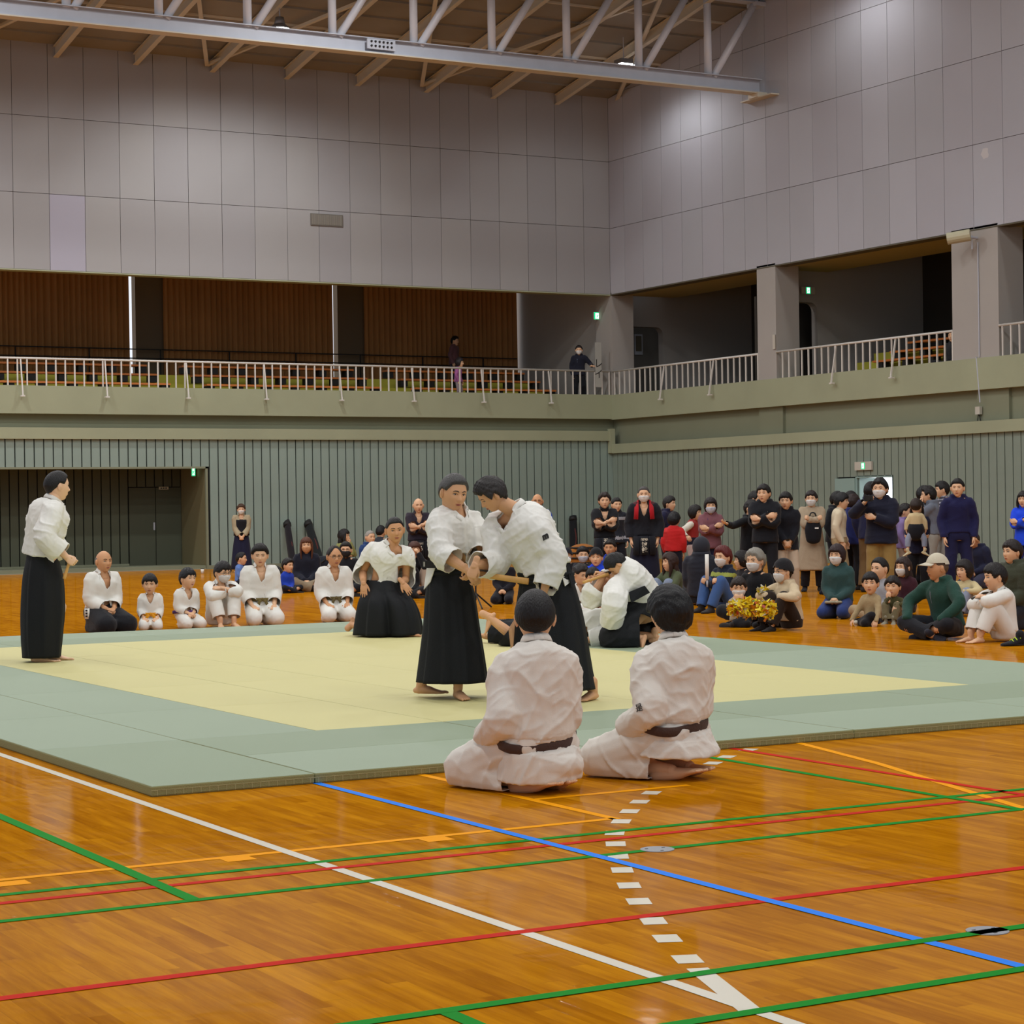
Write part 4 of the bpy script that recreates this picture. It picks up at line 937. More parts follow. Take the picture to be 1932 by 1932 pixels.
def headwear(J, org, par, kind, color=None, m=None):
    global MASKG
    mir = lambda VF: (VF[0]*[-1, 1, 1], [tuple(f[::-1]) for f in VF[1]]); B = PM_()
    if kind == 'mask':
        if MASKG is None: MASKG = mask_geo()
        B.add(headxf(J, mir(MASKG)))
        for q in (1, -1): B.add(headxf(J, mir(tube([(q*.066, .050, -.038), (q*.082, .010, -.012), (q*.086, -.012, .012)], .0012, 5, sub=2))))
        return B.build('face_mask', m or M_MASK, par, org)
    if kind == 'glasses':
        for q in (1, -1):
            y = face_y(.03, 0)+.014; c = [(q*(.032+.021*math.cos(a)), y-.004*abs(math.cos(a)), .001+.016*math.sin(a)) for a in np.linspace(0, 2*math.pi, 17)]
            B.add(headxf(J, mir(tube(c, .0016, 5, sub=1, round_=(0, 0)))))
            B.add(headxf(J, mir(tube([(q*.053, y-.006, .004), (q*.080, .01, .006), (q*.082, -.012, .0)], .0014, 5, sub=2))))
        B.add(headxf(J, mir(tube([(-.012, y, .004), (0, y+.002, .006), (.012, y, .004)], .0014, 5, sub=1))))
        return B.build('glasses', m or M_BLACK, par, org)
    if kind == 'beanie':
        nu, nv = 40, 26; D, A, E_ = dirs(nu, nv, 0); Dn = D.reshape(-1, 3); P = headsurf(Dn); t = .016+.006*(Dn[:, 2] > .1); Q = P+Dn*t[:, None]; Q[:, 2] += .01*(Dn[:, 2] > .6); Q[:, 1] -= .012*np.clip(Dn[:, 2], 0, 1)
        az = np.abs(np.arctan2(-Dn[:, 0], Dn[:, 1])); zl = np.interp(az, [0, 1.3, 1.7, 3.15], [.045, .012, .0, -.045]); F = [f for f in grid_faces(nv, nu) if (Q[list(f), 2] > zl[list(f)]).all()]; F.append(tuple(range((nv-1)*nu, nv*nu)))
        B.add(headxf(J, mir((Q, F)))); return B.build('beanie', cloth(color), par, org)
    if kind == 'cap':
        nu, nv = 40, 26; D, A, E_ = dirs(nu, nv, 0); Dn = D.reshape(-1, 3); P = headsurf(Dn); Q = P+Dn*.016; Q[:, 2] += .008*np.clip(Dn[:, 2], 0, 1)
        F = [f for f in grid_faces(nv, nu) if (Q[list(f), 2] > .036-.02*(Dn[list(f), 1] < -.2)).all()]; F.append(tuple(range((nv-1)*nu, nv*nu))); B.add(headxf(J, mir((Q, F))))
        c = B.build('cap', cloth(color), par, org)
        V = []; n = 13
        for r_ in (0, .5, 1):
            for a in np.linspace(-1.05, 1.05, n): V.append((math.sin(a)*(.084+.012*r_), math.cos(a)*.088+.02+r_*.068*math.cos(a*.9)**1.2 if abs(a) < 1.06 else 0, .050-.020*r_-.012*abs(a)))
        V = np.array(V); F = [(i*n+j, (i+1)*n+j, (i+1)*n+j+1, i*n+j+1) for i in range(2) for j in range(n-1)]; V2, F2 = solid(V, np.array(F)[:, ::-1], .004)
        B2 = PM_(); B2.add(headxf(J, mir((V2, [tuple(f) for f in F2])))); b = B2.build('visor', cloth(color), c, org); return c

# ------------------------------------------------------------------ garments
def jacket(J, org, par, m, name='jacket', infl=.022, g=1., hem=-.30, sl_end=1.0, sr=(.075, .066, .055), vox=.016, wr=.006, wf=40, flare=.0, vneck=None, solidt=0, seed=0, openings=True, waist=None, zlim=None, armor=None, sq=(1, 1, 1), bulk=0, ringrows=None, extra=None, matfn=None, mats=None, cinch=None):
    s = J['s']; P = [torso(J, infl, g, g, t0=hem, hem=flare, rows=ringrows)] + (extra or []); planes = []
    ends = sl_end if isinstance(sl_end, dict) else {'L': sl_end, 'R': sl_end}
    for q in 'LR':
        S, E_, Wp = J['S'][q], J['E'][q], J['W'][q]; se = ends[q]; end = E_+(Wp-E_)*se; d = nrm(Wp-E_)
        P.append(tube([J['N']-J['ax']*.11*s+(S-J['N'])*.2, S-(S-J['N'])*.02, (S+E_)/2, E_, end, end+d*.03], [(sr[0])*s*.92+bulk, sr[0]*s*.94+bulk, (sr[0]+sr[1])/2*s+bulk, sr[1]*s+bulk, sr[2]*s, sr[2]*s], 14, sub=3, round_=(1, .3)))
        planes.append((end, d, sr[2]*s*1.9+.02))
    V, F = remesh(P, vox, 3)
    if zlim is not None: V[:, 2] = np.maximum(V[:, 2], zlim)
    tp = [P[0]]+[tube([J['N']-J['ax']*.11*s+(J['S'][q]-J['N'])*.2, J['S'][q]], sr[0]*s*.93+bulk, 14, sub=2) for q in 'LR']
    bV, bF = join(tp); bv = BVHTree.FromPolygons([Vector(v) for v in bV], bF)
    if openings:
        keep = np.ones(len(V), bool)
        t_, a_, di_ = torso_coords(J, V); core = (di_ < .160*s*g) & (t_ < .97)
        for p, n, r in planes:
            al = (V-p)@nrm(n); rad = np.linalg.norm(V-p-np.outer(al, nrm(n)), axis=1); keep &= ~((al > 0) & (al < .16) & (rad < r*.75) & ~core)
        pl = [(p, n, r*.8) for p, n, r in planes]
        c0 = spine(J, hem+.02); dd = nrm(J['P']-J['mid']); rr = .35*s
        if hem < -.02: keep &= ~(((V-c0)@dd > 0)); pl.append((c0, dd, .45))
        t, a, dist = torso_coords(J, V)
        dn = nrm(J['N']-J['mid']); V, F = cut(V, F, keep, pl)
    if wr:
        V = wrinkle(V, F, wr, wf, seed, sq)
        if vox < .012: V = wrinkle(V, F, wr*.35, wf*2.7, seed+9, sq)
    if cinch:
        t, a, dist = torso_coords(J, V); c = np.array([spine(J, x) for x in np.clip(t, -.4, 1)]); rd = V-c; kk = cinch[1]*np.exp(-((t-cinch[0])/.06)**2)*(dist < .26*s); V = V-nrm_rows(rd)*kk[:, None]
    if zlim is not None: V[:, 2] = np.maximum(V[:, 2], zlim)
    if openings and vneck is not None:
        t, a, dist = torso_coords(J, V); lx = np.abs(np.sin(a))*dist; hole = (t > vneck) & (lx < np.interp(t, [vneck, .9, 1.0], [.006, .040, .062])*s) & (np.cos(a) > .15) & (dist < .19*s) | ((t > .985) & (dist < .085*s) & (np.linalg.norm(V-J['N'], axis=1) < .12*s))
        V, F = cut(V, F, ~hole)
    if solidt: V, F = solid(V, F, solidt)
    B = MB(); B.add(V-np.asarray(org), F.tolist())
    if matfn is not None:
        C = V[F].mean(1); t, a, dist = torso_coords(J, C); B.m = list(matfn(C, t, a, dist)); o = link(name, B.mesh(name, mats, True), par)
    else: o = link(name, B.mesh(name, [m], True), par)
    return o, bv
def on_surf(J, bv, t, a, off=.006):
    c, lat, fw, d = tframe(J, t); dr = nrm(lat*math.sin(a)+fw*math.cos(a)); h = bv.ray_cast(Vector(c+dr*.6), Vector(-dr))
    if h[0] is None: return c+dr*.15, dr
    return np.array(h[0])+np.array(h[1])*off, np.array(h[1])
def band(pts, nors, w, th, taper=None):
    """flat cloth band along points, facing nors"""
    pts = np.array(pts); nors = nrm_rows(np.array(nors)); T = np.gradient(pts, axis=0); W_ = nrm_rows(np.cross(nors, T)); rg = []
    for i in range(len(pts)):
        k = w*(taper[i] if taper is not None else 1)/2; p, n_, x = pts[i], nors[i], W_[i]
        rg.append([p-x*k-n_*th, p-x*k*.92+n_*th*.5, p+n_*th*.8, p+x*k*.92+n_*th*.5, p+x*k-n_*th])
    return rings_to_mesh(rg)
def lapels(J, org, jk, bv, m, vneck=.62, bottom=.1, w=.045, cross=.45):
    s = J['s']
    for side, sg in (('R', -1), ('L', 1)):
        ts = [(1.03, 200), (1.03, 180), (1.03, 135), (1.02, 100), (1.0, 62), (vneck+(1-vneck)*.72, 44), (vneck+(1-vneck)*.35, 26), (vneck-.02, 5), ((vneck+bottom)/2, -14), (bottom, -26)]
        pts = []; ns = []
        for t, a in ts:
            a = math.radians(a)*sg
            if t > .97:
                c, lat, fw, d = tframe(J, min(t, 1.0)); r = .074*s; dr = lat*math.sin(a)+fw*math.cos(a); pts.append(c+dr*r+d*(.030*s*(t-.97)/.06)-fw*.008); ns.append(nrm(dr*.8+d*.35))
            else: p, n_ = on_surf(J, bv, t, a, .011+.005*(side == 'L')); pts.append(p); ns.append(n_)
        Q = catm(np.hstack([pts, ns]), 4); B = PM_(); B.add(band(Q[:, :3], Q[:, 3:], w*s, .008)); B.build('lapel', m, jk, org)
def belt(J, org, par, m, t=.16, w=.04, g=1., infl=.03, knot=True, ts=None, label=None, jk=None, mo=.06):
    s = J['s']; c, lat, fw, d = tframe(J, t); n = 40; th = np.linspace(0, 2*math.pi, n, endpoint=False); rx, ry = .166*s*g+infl, .124*s*g+infl; rg = []
    off = np.zeros(n)
    if jk is not None:
        me = jk.data; bj = BVHTree.FromPolygons([v.co for v in me.vertices], [list(p.vertices) for p in me.polygons]); rr_ = []
        for a_ in th:
            dr = lat*math.cos(a_)*rx+fw*math.sin(a_)*ry; L0 = np.linalg.norm(dr); dr = dr/L0; h = bj.ray_cast(Vector(c-org+dr*(L0+.07)), Vector(-dr)); rr_.append((L0+.07-h[3]+.003-L0) if h[0] is not None else 0)
        off = np.clip(np.array(rr_), -.05, mo)+.006; off = np.max([np.roll(off, q_) for q_ in range(-4, 5)], 0)
        for _ in range(3): off = (off+np.roll(off, 1)+np.roll(off, -1))/3
        ry += off[n//4]
    for zz, k in ((-.5, -.004), (-.42, .003), (0, .0045), (.42, .003), (.5, -.004), (.3, -.006), (-.3, -.006)):
        wv = zz*w+.004*np.sin(th*3); rg.append(c+np.outer(np.cos(th)*(rx+k+off), lat)+np.outer(np.sin(th)*(ry-off[n//4]*(jk is not None)+k+off), fw)+np.outer(wv, d))
    rg.append(rg[0]); V, F = rings_to_mesh(rg, False); B = PM_(); B.add((V, [f[::-1] for f in F]))
    if knot:
        k0 = c+fw*(ry+.01); B.add(ell(k0, (.026, .016, .020), [lat, fw, d]))
        for q in (1, -1): B.add(band([k0, k0+lat*q*.04-d*.03+fw*.012, k0+lat*q*.09-d*.15+fw*.008], [fw, fw, fw], w*.9, .003))
    return B.build('belt', m, par, org, label)
def trousers(J, org, par, m, name='trousers', infl=.018, r=(.10, .078, .060), end=.93, vox=.017, wr=.005, seed=0, floor_z=None, wf=38, solidt=0, g=1., hips=True, matfn=None, mats=None, hipx=0.):
    s = J['s']; P = []; pl = []
    c = J['P']; P.append(torso(J, infl-.004, g, g, t0=-.2, rows=[(-.2, .165, .125, 0), (-.1, .176, .135, 0), (0, .176, .135, 0), (.12, .16, .118, .0), (.2, .12, .09, 0)]))
    for q in 'LR':
        H_, K_, A_ = J['H'][q], J['K'][q], J['A'][q]; e = K_+(A_-K_)*end; d = nrm(A_-K_)
        P.append(tube([H_, (H_+K_)/2, K_], [r[0]*s*g+infl, (r[0]+r[1])/2*s*g+infl, r[1]*s+infl], 14, sub=3))
        P.append(tube([K_, (K_+e)/2, e, e+d*.02], [r[1]*s+infl, (r[1]*1.02)*s*.5+r[2]*s*.5+infl, r[2]*s+infl, r[2]*s+infl], 14, sub=3, round_=(1, .3))); pl.append((e, d, r[2]*s+infl+.04))
    V, F = remesh(P, vox, 3); keep = np.ones(len(V), bool)
    for p, n, rr in pl: keep &= ~(((V-p)@n > 0) & (np.linalg.norm(V-p, axis=1) < rr+.03))
    V, F = cut(V, F, keep, pl)
    if wr: V = wrinkle(V, F, wr, wf, seed)
    if floor_z is not None: V[:, 2] = np.maximum(V[:, 2], floor_z)
    if solidt: V, F = solid(V, F, solidt)
    B = MB(); B.add(V-np.asarray(org), F.tolist())
    if matfn is not None: B.m = list(matfn(V[F].mean(1))); return link(name, B.mesh(name, mats, True), par)
    return link(name, B.mesh(name, [m], True), par)
def skirt_loft(rings, n=120, sub=7, pleat=.05, npl=9, seed=0, split=.0, slit=0, th=.004, drape=0.0):
    """pleated skirt: rings = (centre, lateral*rx, forward*ry)"""
    Q = catm(np.array([np.concatenate(r) for r in rings]), sub); m = len(Q); a = np.linspace(0, 2*math.pi, n, endpoint=False); rg = []; rs = np.random.RandomState(seed); ph = rs.rand(4)*6
    for i, q in enumerate(Q):
        t = i/(m-1); c, X, Y = q[:3], q[3:6], q[6:9]; k = pleat*min(1, t*1.6+.15)
        saw = ((a*npl/(2*math.pi)+.15*math.sin(3*t+ph[0])) % 1); f = 1+k*(np.where(saw < .8, saw/.8, (1-saw)/.2)-.5)+.04*t*np.sin(a*3+ph[1]+t*1.2)+.022*t*np.sin(a*7+ph[2]-t*2)
        f -= split*t*np.exp(-((np.angle(np.exp(1j*(a-math.pi/2))))/.16)**2)+split*.7*t*np.exp(-((np.angle(np.exp(1j*(a+math.pi/2))))/.16)**2)
        rg.append(c+np.outer(np.cos(a)*f, X)+np.outer(np.sin(a)*f, Y))
    V, F = rings_to_mesh(rg, False)
    return solid(V, np.array(F)[:, ::-1] if False else np.array(F), th)
def hakama(J, org, par, rings, m=None, **kw):
    V, F = skirt_loft(rings, **kw); B = MB(); B.add(V-np.asarray(org), F.tolist()); return link('hakama', B.mesh('hakama', [m or M_HAK], True), par)
def shoes(J, org, par, m, kind='shoe', name='shoe'):
    for q, mr in (('L', True), ('R', False)):
        B = PM_(); B.add(place(foot_low(kind), J['A'][q], J['TD'][q], J['SU'][q], (.45+.55*J['s'])*(1.0 if kind == 'shoe' else 1.03), mr)); B.build(name, m, par, org)

# ================================================================== people: building them
HK = {}
def pbase(px, ytop, ppm): p = atD(px, 957, F_PX/ppm); z = atD(px, ytop, F_PX/ppm)[2]; return np.array([p[0], p[1], 0.]), z
def h_from_top(z, pose, hs, hair=.02):
    z -= hair
    if pose == 'stand': f = lambda s: (.93+.52-.006)*s+.227*hs*(.55+.45*s)
    elif pose == 'seiza': f = lambda s: (.235+.514)*s+.227*hs*(.55+.45*s)
    else: f = lambda s: (.13+.514)*s+.227*hs*(.55+.45*s)
    lo, hi = .3, 1.5
    for _ in range(30):
        m = (lo+hi)/2
        if f(m) < z: lo = m
        else: hi = m
    return 1.7*(lo+hi)/2
def newperson(org, label, group=None): return thing('person', label, 'person', org, group)
def finish_gi(J, org, t, mb_, mbelt, hero, seed=0, infl=.03, sr=(.095, .088, .082), hem=-.26, sl=.55, vneck=.62, bt=.15, beltinfl=None, flare=.05, vox=None, wr=.010, solidt=.005, name='gi_jacket', knot=True, beltw=.042, g=1., zlim=None, lap=True, extra=None, wf=42, cinch=None):
    vox = vox or (.0095 if hero else .018)
    j, bv = jacket(J, org, t, mb_, name, infl, g, hem, sl, sr, vox, wr if hero else wr*.8, wf, flare, vneck, solidt if hero else 0, seed, zlim=zlim, extra=extra, cinch=cinch)
    if lap: lapels(J, org, j, bv, mb_, vneck, bt)
    if mbelt is not None: belt(J, org, t, mbelt, bt, beltw, g, (infl+.004) if beltinfl is None else beltinfl, knot, jk=j, mo=.06 if hero else .012)
    return j, bv
def person(px, ytop, ppm, label, h=0, pose='stand', arms='down', top='black', tc='1a1a1c', bot='1d1d22', hair=('short', '15110f'), vol=1., drop=0, mask=None, glasses=None, head=None, nod=0, tilt=0, lean=4, side=0, twist=0, hs=1., hat=None,
           sk=0, seed=None, foot='2a2522', bare=False, infl=None, inner=None, z0=0., slouch=.03, org=None, H=None, hem=None, tare=None, g=1., skirt=None, socks=None, group=None, sr=None, legw=None, matfn=None, mats=None, post=None):
    seed = int(px+ytop) if seed is None else seed; hs *= 1.09
    if top not in ('gi', 'kendo'): g *= .93
    if org is None: base, z = pbase(px, ytop, ppm)
    else: base = np.array(org, float); z = 1.7
    base[2] = z0
    H = H or h_from_top(z-z0, pose, hs)
    J = skel(base, h, H, pose, lean, side, twist, head, nod, tilt, arms, hs, slouch)
    t = newperson(base, label, group); s = J['s']
    body(J, base, t, skin(sk), False, ('hands', 'feet') if bare else ('hands',), g)
    if hair: add_hair(J, base, t, hair[0], hair[1], False, seed, vol, drop)
    if mask: headwear(J, base, t, 'mask', m={'w': M_MASK, 'd': M_MASKD, 'g': M_MASKG, 'o': M_MASKO}[mask])
    if glasses: headwear(J, base, t, 'glasses')
    if hat: headwear(J, base, t, hat[0], hat[1])
    seated = pose != 'stand'; fz = z0+.006 if seated else None
    if top == 'gi':
        mb_ = cloth(inner) if inner else M_GI
        j, bv = finish_gi(J, base, t, M_GI, cloth(tc) if tc else None, False, seed, infl=.036, sr=(.096, .090, .084), hem=-.10 if seated else -.25, sl=.75, flare=.03, g=g, zlim=fz)
    elif top == 'kendo':
        j, bv = finish_gi(J, base, t, cloth(tc), None, False, seed, infl=.026, sr=(.09, .085, .078), hem=-.05, sl=.8, g=g)
    else:
        P_ = {'coat': (.032, -.34, (.080, .070, .056), 'coat'), 'puffer': (.044, -.22, (.096, .084, .066), 'padded_jacket'), 'jacket': (.028, -.20, (.078, .068, .055), 'jacket'), 'hoodie': (.030, -.18, (.080, .070, .056), 'hoodie'),
              'sweater': (.022, -.14, (.078, .068, .054), 'sweater'), 'long': (.036, -.34, (.088, .078, .062), 'long_coat'), 'black': (.022, -.14, (.078, .068, .054), 'top')}[top]
        hm = P_[1] if hem is None else hem
        if seated: hm = max(hm, -.14)
        extra = []
        if top in ('hoodie', 'puffer', 'coat') or (top == 'jacket'):  # hood or collar roll behind the neck
            c = J['N']+J['ax']*.02*s-J['FT']*.03*s; a = np.linspace(-2.5, 2.5, 11); rr = .085*s
            extra.append(tube([c-J['FT']*math.cos(q)*rr*1.1+J['LT']*math.sin(q)*rr*1.1+U3*.005 for q in a], [.026*s+.012*s*math.cos(q*.6)*(top != 'jacket') for q in a], 8, sub=1))
            if top == 'hoodie' or top == 'puffer': extra.append(ell(J['N']-J['FT']*.10*s-J['ax']*.03*s, (.11*s, .055*s, .07*s), [J['LT'], J['FT'], J['ax']]))
        if top == 'black' or top == 'sweater': extra.append(tube([J['N']-J['ax']*.02*s, J['N']+J['ax']*.035*s], [.068*s, .060*s], 12, sub=1))
        rows = None
        if top == 'long': rows = [(-1.15, .25, .20, .02), (-.7, .225, .175, .01), (-.34, .19, .15, 0)]+TS[1:]
        j, bv = jacket(J, base, t, cloth(tc), P_[3], P_[0] if infl is None else infl, g, -1.15 if top == 'long' else hm, .97, sr or P_[2], .018, .008 if top in ('puffer', 'coat', 'hoodie') else .006, 42, 0, None, 0, seed, openings=not seated and top != 'long', zlim=fz, extra=extra, ringrows=rows, sq=(.6, .6, 2.2) if top == 'puffer' else (1, 1, 1), matfn=matfn, mats=mats)
        if inner:
            B = PM_(); pts = []; ns = []
            for tt in ((.62, .70, .78, .86, .93) if arms == 'crossed' else (.12, .35, .6, .8, .93)): p, n_ = on_surf(J, bv, tt, 0, .020); pts.append(p); ns.append(n_)
            B.add(band(catm(np.array(pts), 3), catm(np.array(ns), 3), .11*s, .006, np.linspace(.85, 1.15, 13))); B.build('shirt_front', cloth(inner), j, base)
    if tare:  # kendo hip armour with a name cloth
        c, lat, fw, d = tframe(J, -.06)
        for q, w in ((-1, .11), (0, .13), (1, .11)):
            B = PM_(); p0 = c+lat*q*.125*s+fw*(.20-.04*abs(q))*s; nn = nrm(fw+lat*q*.5)
            B.add(band([p0+d*.03, p0-d*.13+nn*.01, p0-d*.27+nn*.02], [nn]*3, w, .010)); a_ = B.build('armour_flap', cloth('14151c'), t, base)
            if q == 0 and tare:
                x = np.cross(U3, nn); M = Matrix(((x[0], U3[0], nn[0], 0), (x[1], U3[1], nn[1], 0), (x[2], U3[2], nn[2], 0), (0, 0, 0, 1)))
                for i, ch in enumerate(tare):
                    pp = p0-d*(.03+.085*i)+nn*(.030+.004*i)-base
                    textmesh('lettering', ch, .088 if len(ch) == 1 else .036, mat('lettering_white', 'cfc9b6', .7), Matrix.Translation(pp)@M, a_, offset=.003)
    if bot == 'hakama' or skirt:
        if pose == 'stand':
            b = base; L_, F_ = J['L'], J['F']; w = J['P']+U3*.07*s; c2 = skirt or '17192c'
            hakama(J, base, t, [(w, L_*.16*s, F_*.125*s), (J['P']-U3*.15*s, L_*.20*s, F_*.17*s), (b+U3*.45*s, L_*.24*s, F_*.20*s), (b+U3*.08*s, L_*.27*s, F_*.23*s)], cloth(c2), n=72, sub=4, seed=seed, split=.12)
            trousers(J, base, t, cloth(c2), r=(.06, .05, .04), infl=.0) if False else None
        else: trousers(J, base, t, cloth('16171c'), 'hakama', .03, (.12, .11, .10), 1.0, .018, .008, seed, fz)
    elif bot:
        wide = legw or ((.105, .088, .078) if top == 'gi' else (.095, .074, .062))
        trousers(J, base, t, M_GI if top == 'gi' else cloth(bot), 'gi_trousers' if top == 'gi' else 'trousers', .014, wide, .80 if bare else .95, .018, .006, seed, fz, g=g)
    if not bare and foot: shoes(J, base, t, cloth(foot) if not socks else cloth(socks), 'shoe' if not socks else 'sock', 'shoe' if not socks else 'sock')
    if post: post(J, t, base, bv)
    J['top_obj'] = t; J['bv'] = bv; J['jk'] = j; return J
def hero(px, py, z, h, H, pose='stand', **kw):
    b = fl(px, py, z); J = skel(b, h, H, pose, **kw); J['w0'] = depth(b)
    D = nrm([b[0], b[1], 0]); J['C'] = -D; J['Rr'] = np.array([D[1], -D[0], 0.]); J['pj'] = lambda x, y, dd=0: atD(x, y, J['w0']-dd)  # dd > 0: nearer the camera
    return J
def respine(J, P=None, N=None, bend=None, lat=None, twist_to=None):
    if P is not None: J['P'] = np.asarray(P)
    if N is not None: J['N'] = np.asarray(N)
    J['ax'] = nrm(J['N']-J['P']); J['mid'] = (J['P']+J['N'])/2+(np.asarray(bend) if bend is not None else -J['FT']*.03*J['s'])
    J['ax'] = nrm(J['N']-J['mid'])
def sethead(J, c, hd, nod=0, tilt=0):
    FH, LH = frame(J['base'], hd); na, ta = math.radians(nod), math.radians(tilt)
    hu = nrm(U3*math.cos(na)*math.cos(ta)+FH*math.sin(na)+LH*math.sin(ta)); hf = nrm(FH*math.cos(na)-U3*math.sin(na)); J['hf'] = nrm(hf-hu*(hf@hu)); J['hu'] = hu; J['Hc'] = np.asarray(c)
def stick(p, q, w, h, label, name='wooden_sword', r0=.7, curve=.012, up=U3):
    p, q = np.asarray(p), np.asarray(q); m = (p+q)/2+nrm(np.cross(nrm(q-p), np.cross(up, q-p)))*curve; V, F = tube([p, m, q], [(w*r0, h*r0), (w*.9, h*.9), (w, h)], 10, up=up, sub=5, round_=(.3, .15))
    o = (p+q)/2; B = MB(); B.add(V-o, F); ob = B.build(name, M_WOOD, smooth=True, loc=tuple(o)); tag(ob, label, 'wooden sword'); return ob
def wedge(J, org, par, pts, m, th=.006, name='gi_hem'):
    pts = np.array(pts); n = nrm(np.cross(pts[1]-pts[0], pts[2]-pts[0])); k = len(pts); V = np.vstack([pts-n*th/2, pts+n*th/2])-org
    F = [tuple(range(k))[::-1], tuple(range(k, 2*k))]+[(i, (i+1) % k, k+(i+1) % k, k+i) for i in range(k)]; return MB().add(V, F).build(name, m, par)

# ---- the two kneeling men in front, seen from behind
def kneeler(px, py, h, H, tw, hd, label, hairs, seed, over, beltc, z0=0, bt=.1, hem=-.3, flare=.05, **kw):
    J = hero(px, py, z0, h, H, 'seiza', twist=tw, head=hd, arms='thigh', hs=1.15, **kw); over(J); org = J['base']; t = newperson(org, label)
    body(J, org, t, skin(0), True, ('hands', 'feet'), 1.02)
    add_hair(J, org, t, hairs[0], hairs[1], True, seed, hairs[2])
    s = J['s']; lowb = ell(J['P']-U3*.10*s-J['F']*.03*s, (.205*s, .170*s, .10*s), [J['LT'], J['FT'], U3], 20, 12)
    j, bv = finish_gi(J, org, t, M_GI2, None, True, seed, infl=.038, sr=(.102, .096, .080), hem=hem, sl=.88, flare=flare, vneck=.66, bt=.10, vox=.0085, wr=.0165, wf=27, solidt=.005, extra=[lowb], zlim=.02+z0, g=1.04, lap=True, cinch=(bt, .038))
    belt(J, org, t, cloth(beltc), bt, .052, 1.0, .022, True, jk=j)
    trousers(J, org, t, M_GI2, 'gi_trousers', .016, (.118, .100, .092), .80, .0105, .013, seed, .012+z0, wf=38, solidt=.004)
    return J, t, j, bv
def ov12(J):
    pj = J['pj']; respine(J, J['P'], J['N']-U3*.035, bend=-J['FT']*.035)
    J['Hc'] = J['Hc']-U3*(.025 if J['base'][0] < 5.5 else .018)
    for q in 'LR':
        dS = -U3*.085-(J['S'][q]-J['N'])*.10; J['S'][q] = J['S'][q]+dS; J['E'][q], J['W'][q] = ik(J['S'][q], J['W'][q], .285, .25, -J['FT']*.5-U3*.7+(J['S'][q]-J['N'])*1.2)
J12, t12, j12, bv12 = kneeler(1018, 1492, -138, 1.74, -26, 179, 'left of the two men kneeling on the wood with their backs turned, short flat hair', ('crop', '130f0e', 1.7), 3, ov12, '4a362e', bt=.04, hem=-.40, flare=.02)
J13, t13, j13, bv13 = kneeler(1278, 1468, -122, 1.70, -34, -158, 'right of the two men kneeling on the wood with their backs turned, fuller black hair', ('tuft', '0e0c0c', 1.15), 8, ov12, '4a362e', bt=.12, hem=-.22, flare=.10, nod=4)
p, n_ = on_surf(J13, bv13, .6, math.radians(70), .004)
def cloth_text(J, par, org, p, n_, txt, size, m, shear=0, off=.0, rot=0, upv=U3):
    n_ = nrm(n_); up = nrm(upv-n_*(n_@upv)); x = np.cross(up, n_); M = Matrix(((x[0], up[0], n_[0], 0), (x[1], up[1], n_[1], 0), (x[2], up[2], n_[2], 0), (0, 0, 0, 1)))
    return textmesh('lettering', txt, size, m, Matrix.Translation(p-org)@M@Matrix.Rotation(math.radians(rot), 4, 'Z'), par, shear=shear, offset=off, ext=.0012)
def sleeve_text(J, par, side, k, out, txt, size, seg='upper', **kw):
    """mark printed on a sleeve: find the cloth by a ray from outside"""
    a, b = (J['S'][side], J['E'][side]) if seg == 'upper' else (J['E'][side], J['W'][side]); c = a*(1-k)+b*k; out = nrm(out)
    me = par.data; bv = BVHTree.FromPolygons([v.co for v in me.vertices], [list(p.vertices) for p in me.polygons])
    h = bv.ray_cast(Vector(c-J['base']+out*.5), Vector(-out))
    if h[0] is None: return
    n_ = np.array(h[1]); n_ = n_ if n_@out > 0 else -n_
    return cloth_text(J, par, J['base'], np.array(h[0])+J['base']+n_*.004, n_, txt, size, M_BLACK, upv=-nrm(b-a), **kw)
sleeve_text(J13, j13, 'L', .85, J13['C']-J13['Rr']*.55, '是', .045)

# ---- centre pair
J = hero(852, 1317, MT, 38, 1.70, arms='down', hs=1.15, head=32); pj = J['pj']; J9 = J
respine(J, pj(848, 1092), pj(859, 954, .0), bend=-J['FT']*.02)
sethead(J, pj(856, 930, .06), 30, 12, 4)
J['S'] = {'R': pj(828, 984, .07), 'L': pj(889, 984, -.07)}
for g_, w_, hint in (('R', pj(884, 1078, .33), -U3*.7-J['Rr']*.5+J['C']*.3), ('L', pj(892, 1068, .26), -U3*.9+J['Rr']*.6)):
    J['E'][g_], J['W'][g_] = ik(J['S'][g_], w_, .275, .255, hint)
J['HF'] = {'R': nrm(J['Rr']*.55-U3*.75+J['C']*.1), 'L': nrm(-J['Rr']*.35-U3*.9+J['C']*.25)}; J['HB'] = {'R': J['C']*.8+J['Rr']*.4, 'L': J['C']*.7+J['Rr']*.6}; J['HP'] = {'R': 'loose', 'L': 'loose'}
for g_, a_, k_ in (('L', pj(864, 1303, .10), J['F']), ('R', pj(795, 1292, -.15), J['F'])):
    a_[2] = MT+.075; J['K'][g_], J['A'][g_] = ik(J['H'][g_], a_, .43, .42, J['F'])
J['H'] = {'L': J['P']+J['L']*.09, 'R': J['P']-J['L']*.09}
J['TD'] = {'L': nrm(J['Rr']*.35+J['C']*.95), 'R': nrm(J['Rr']*.95+J['C']*.25)}; J['SU'] = {'L': U3, 'R': U3}
org = J['base']; t = newperson(org, 'grey-haired man in white gi gripping the wooden knife, left of the central pair')
body(J, org, t, skin(1), True, ('hands', 'feet'), .95, thin=.55)
add_hair(J, org, t, 'crop', '4a4846', True, 2, 1.7)
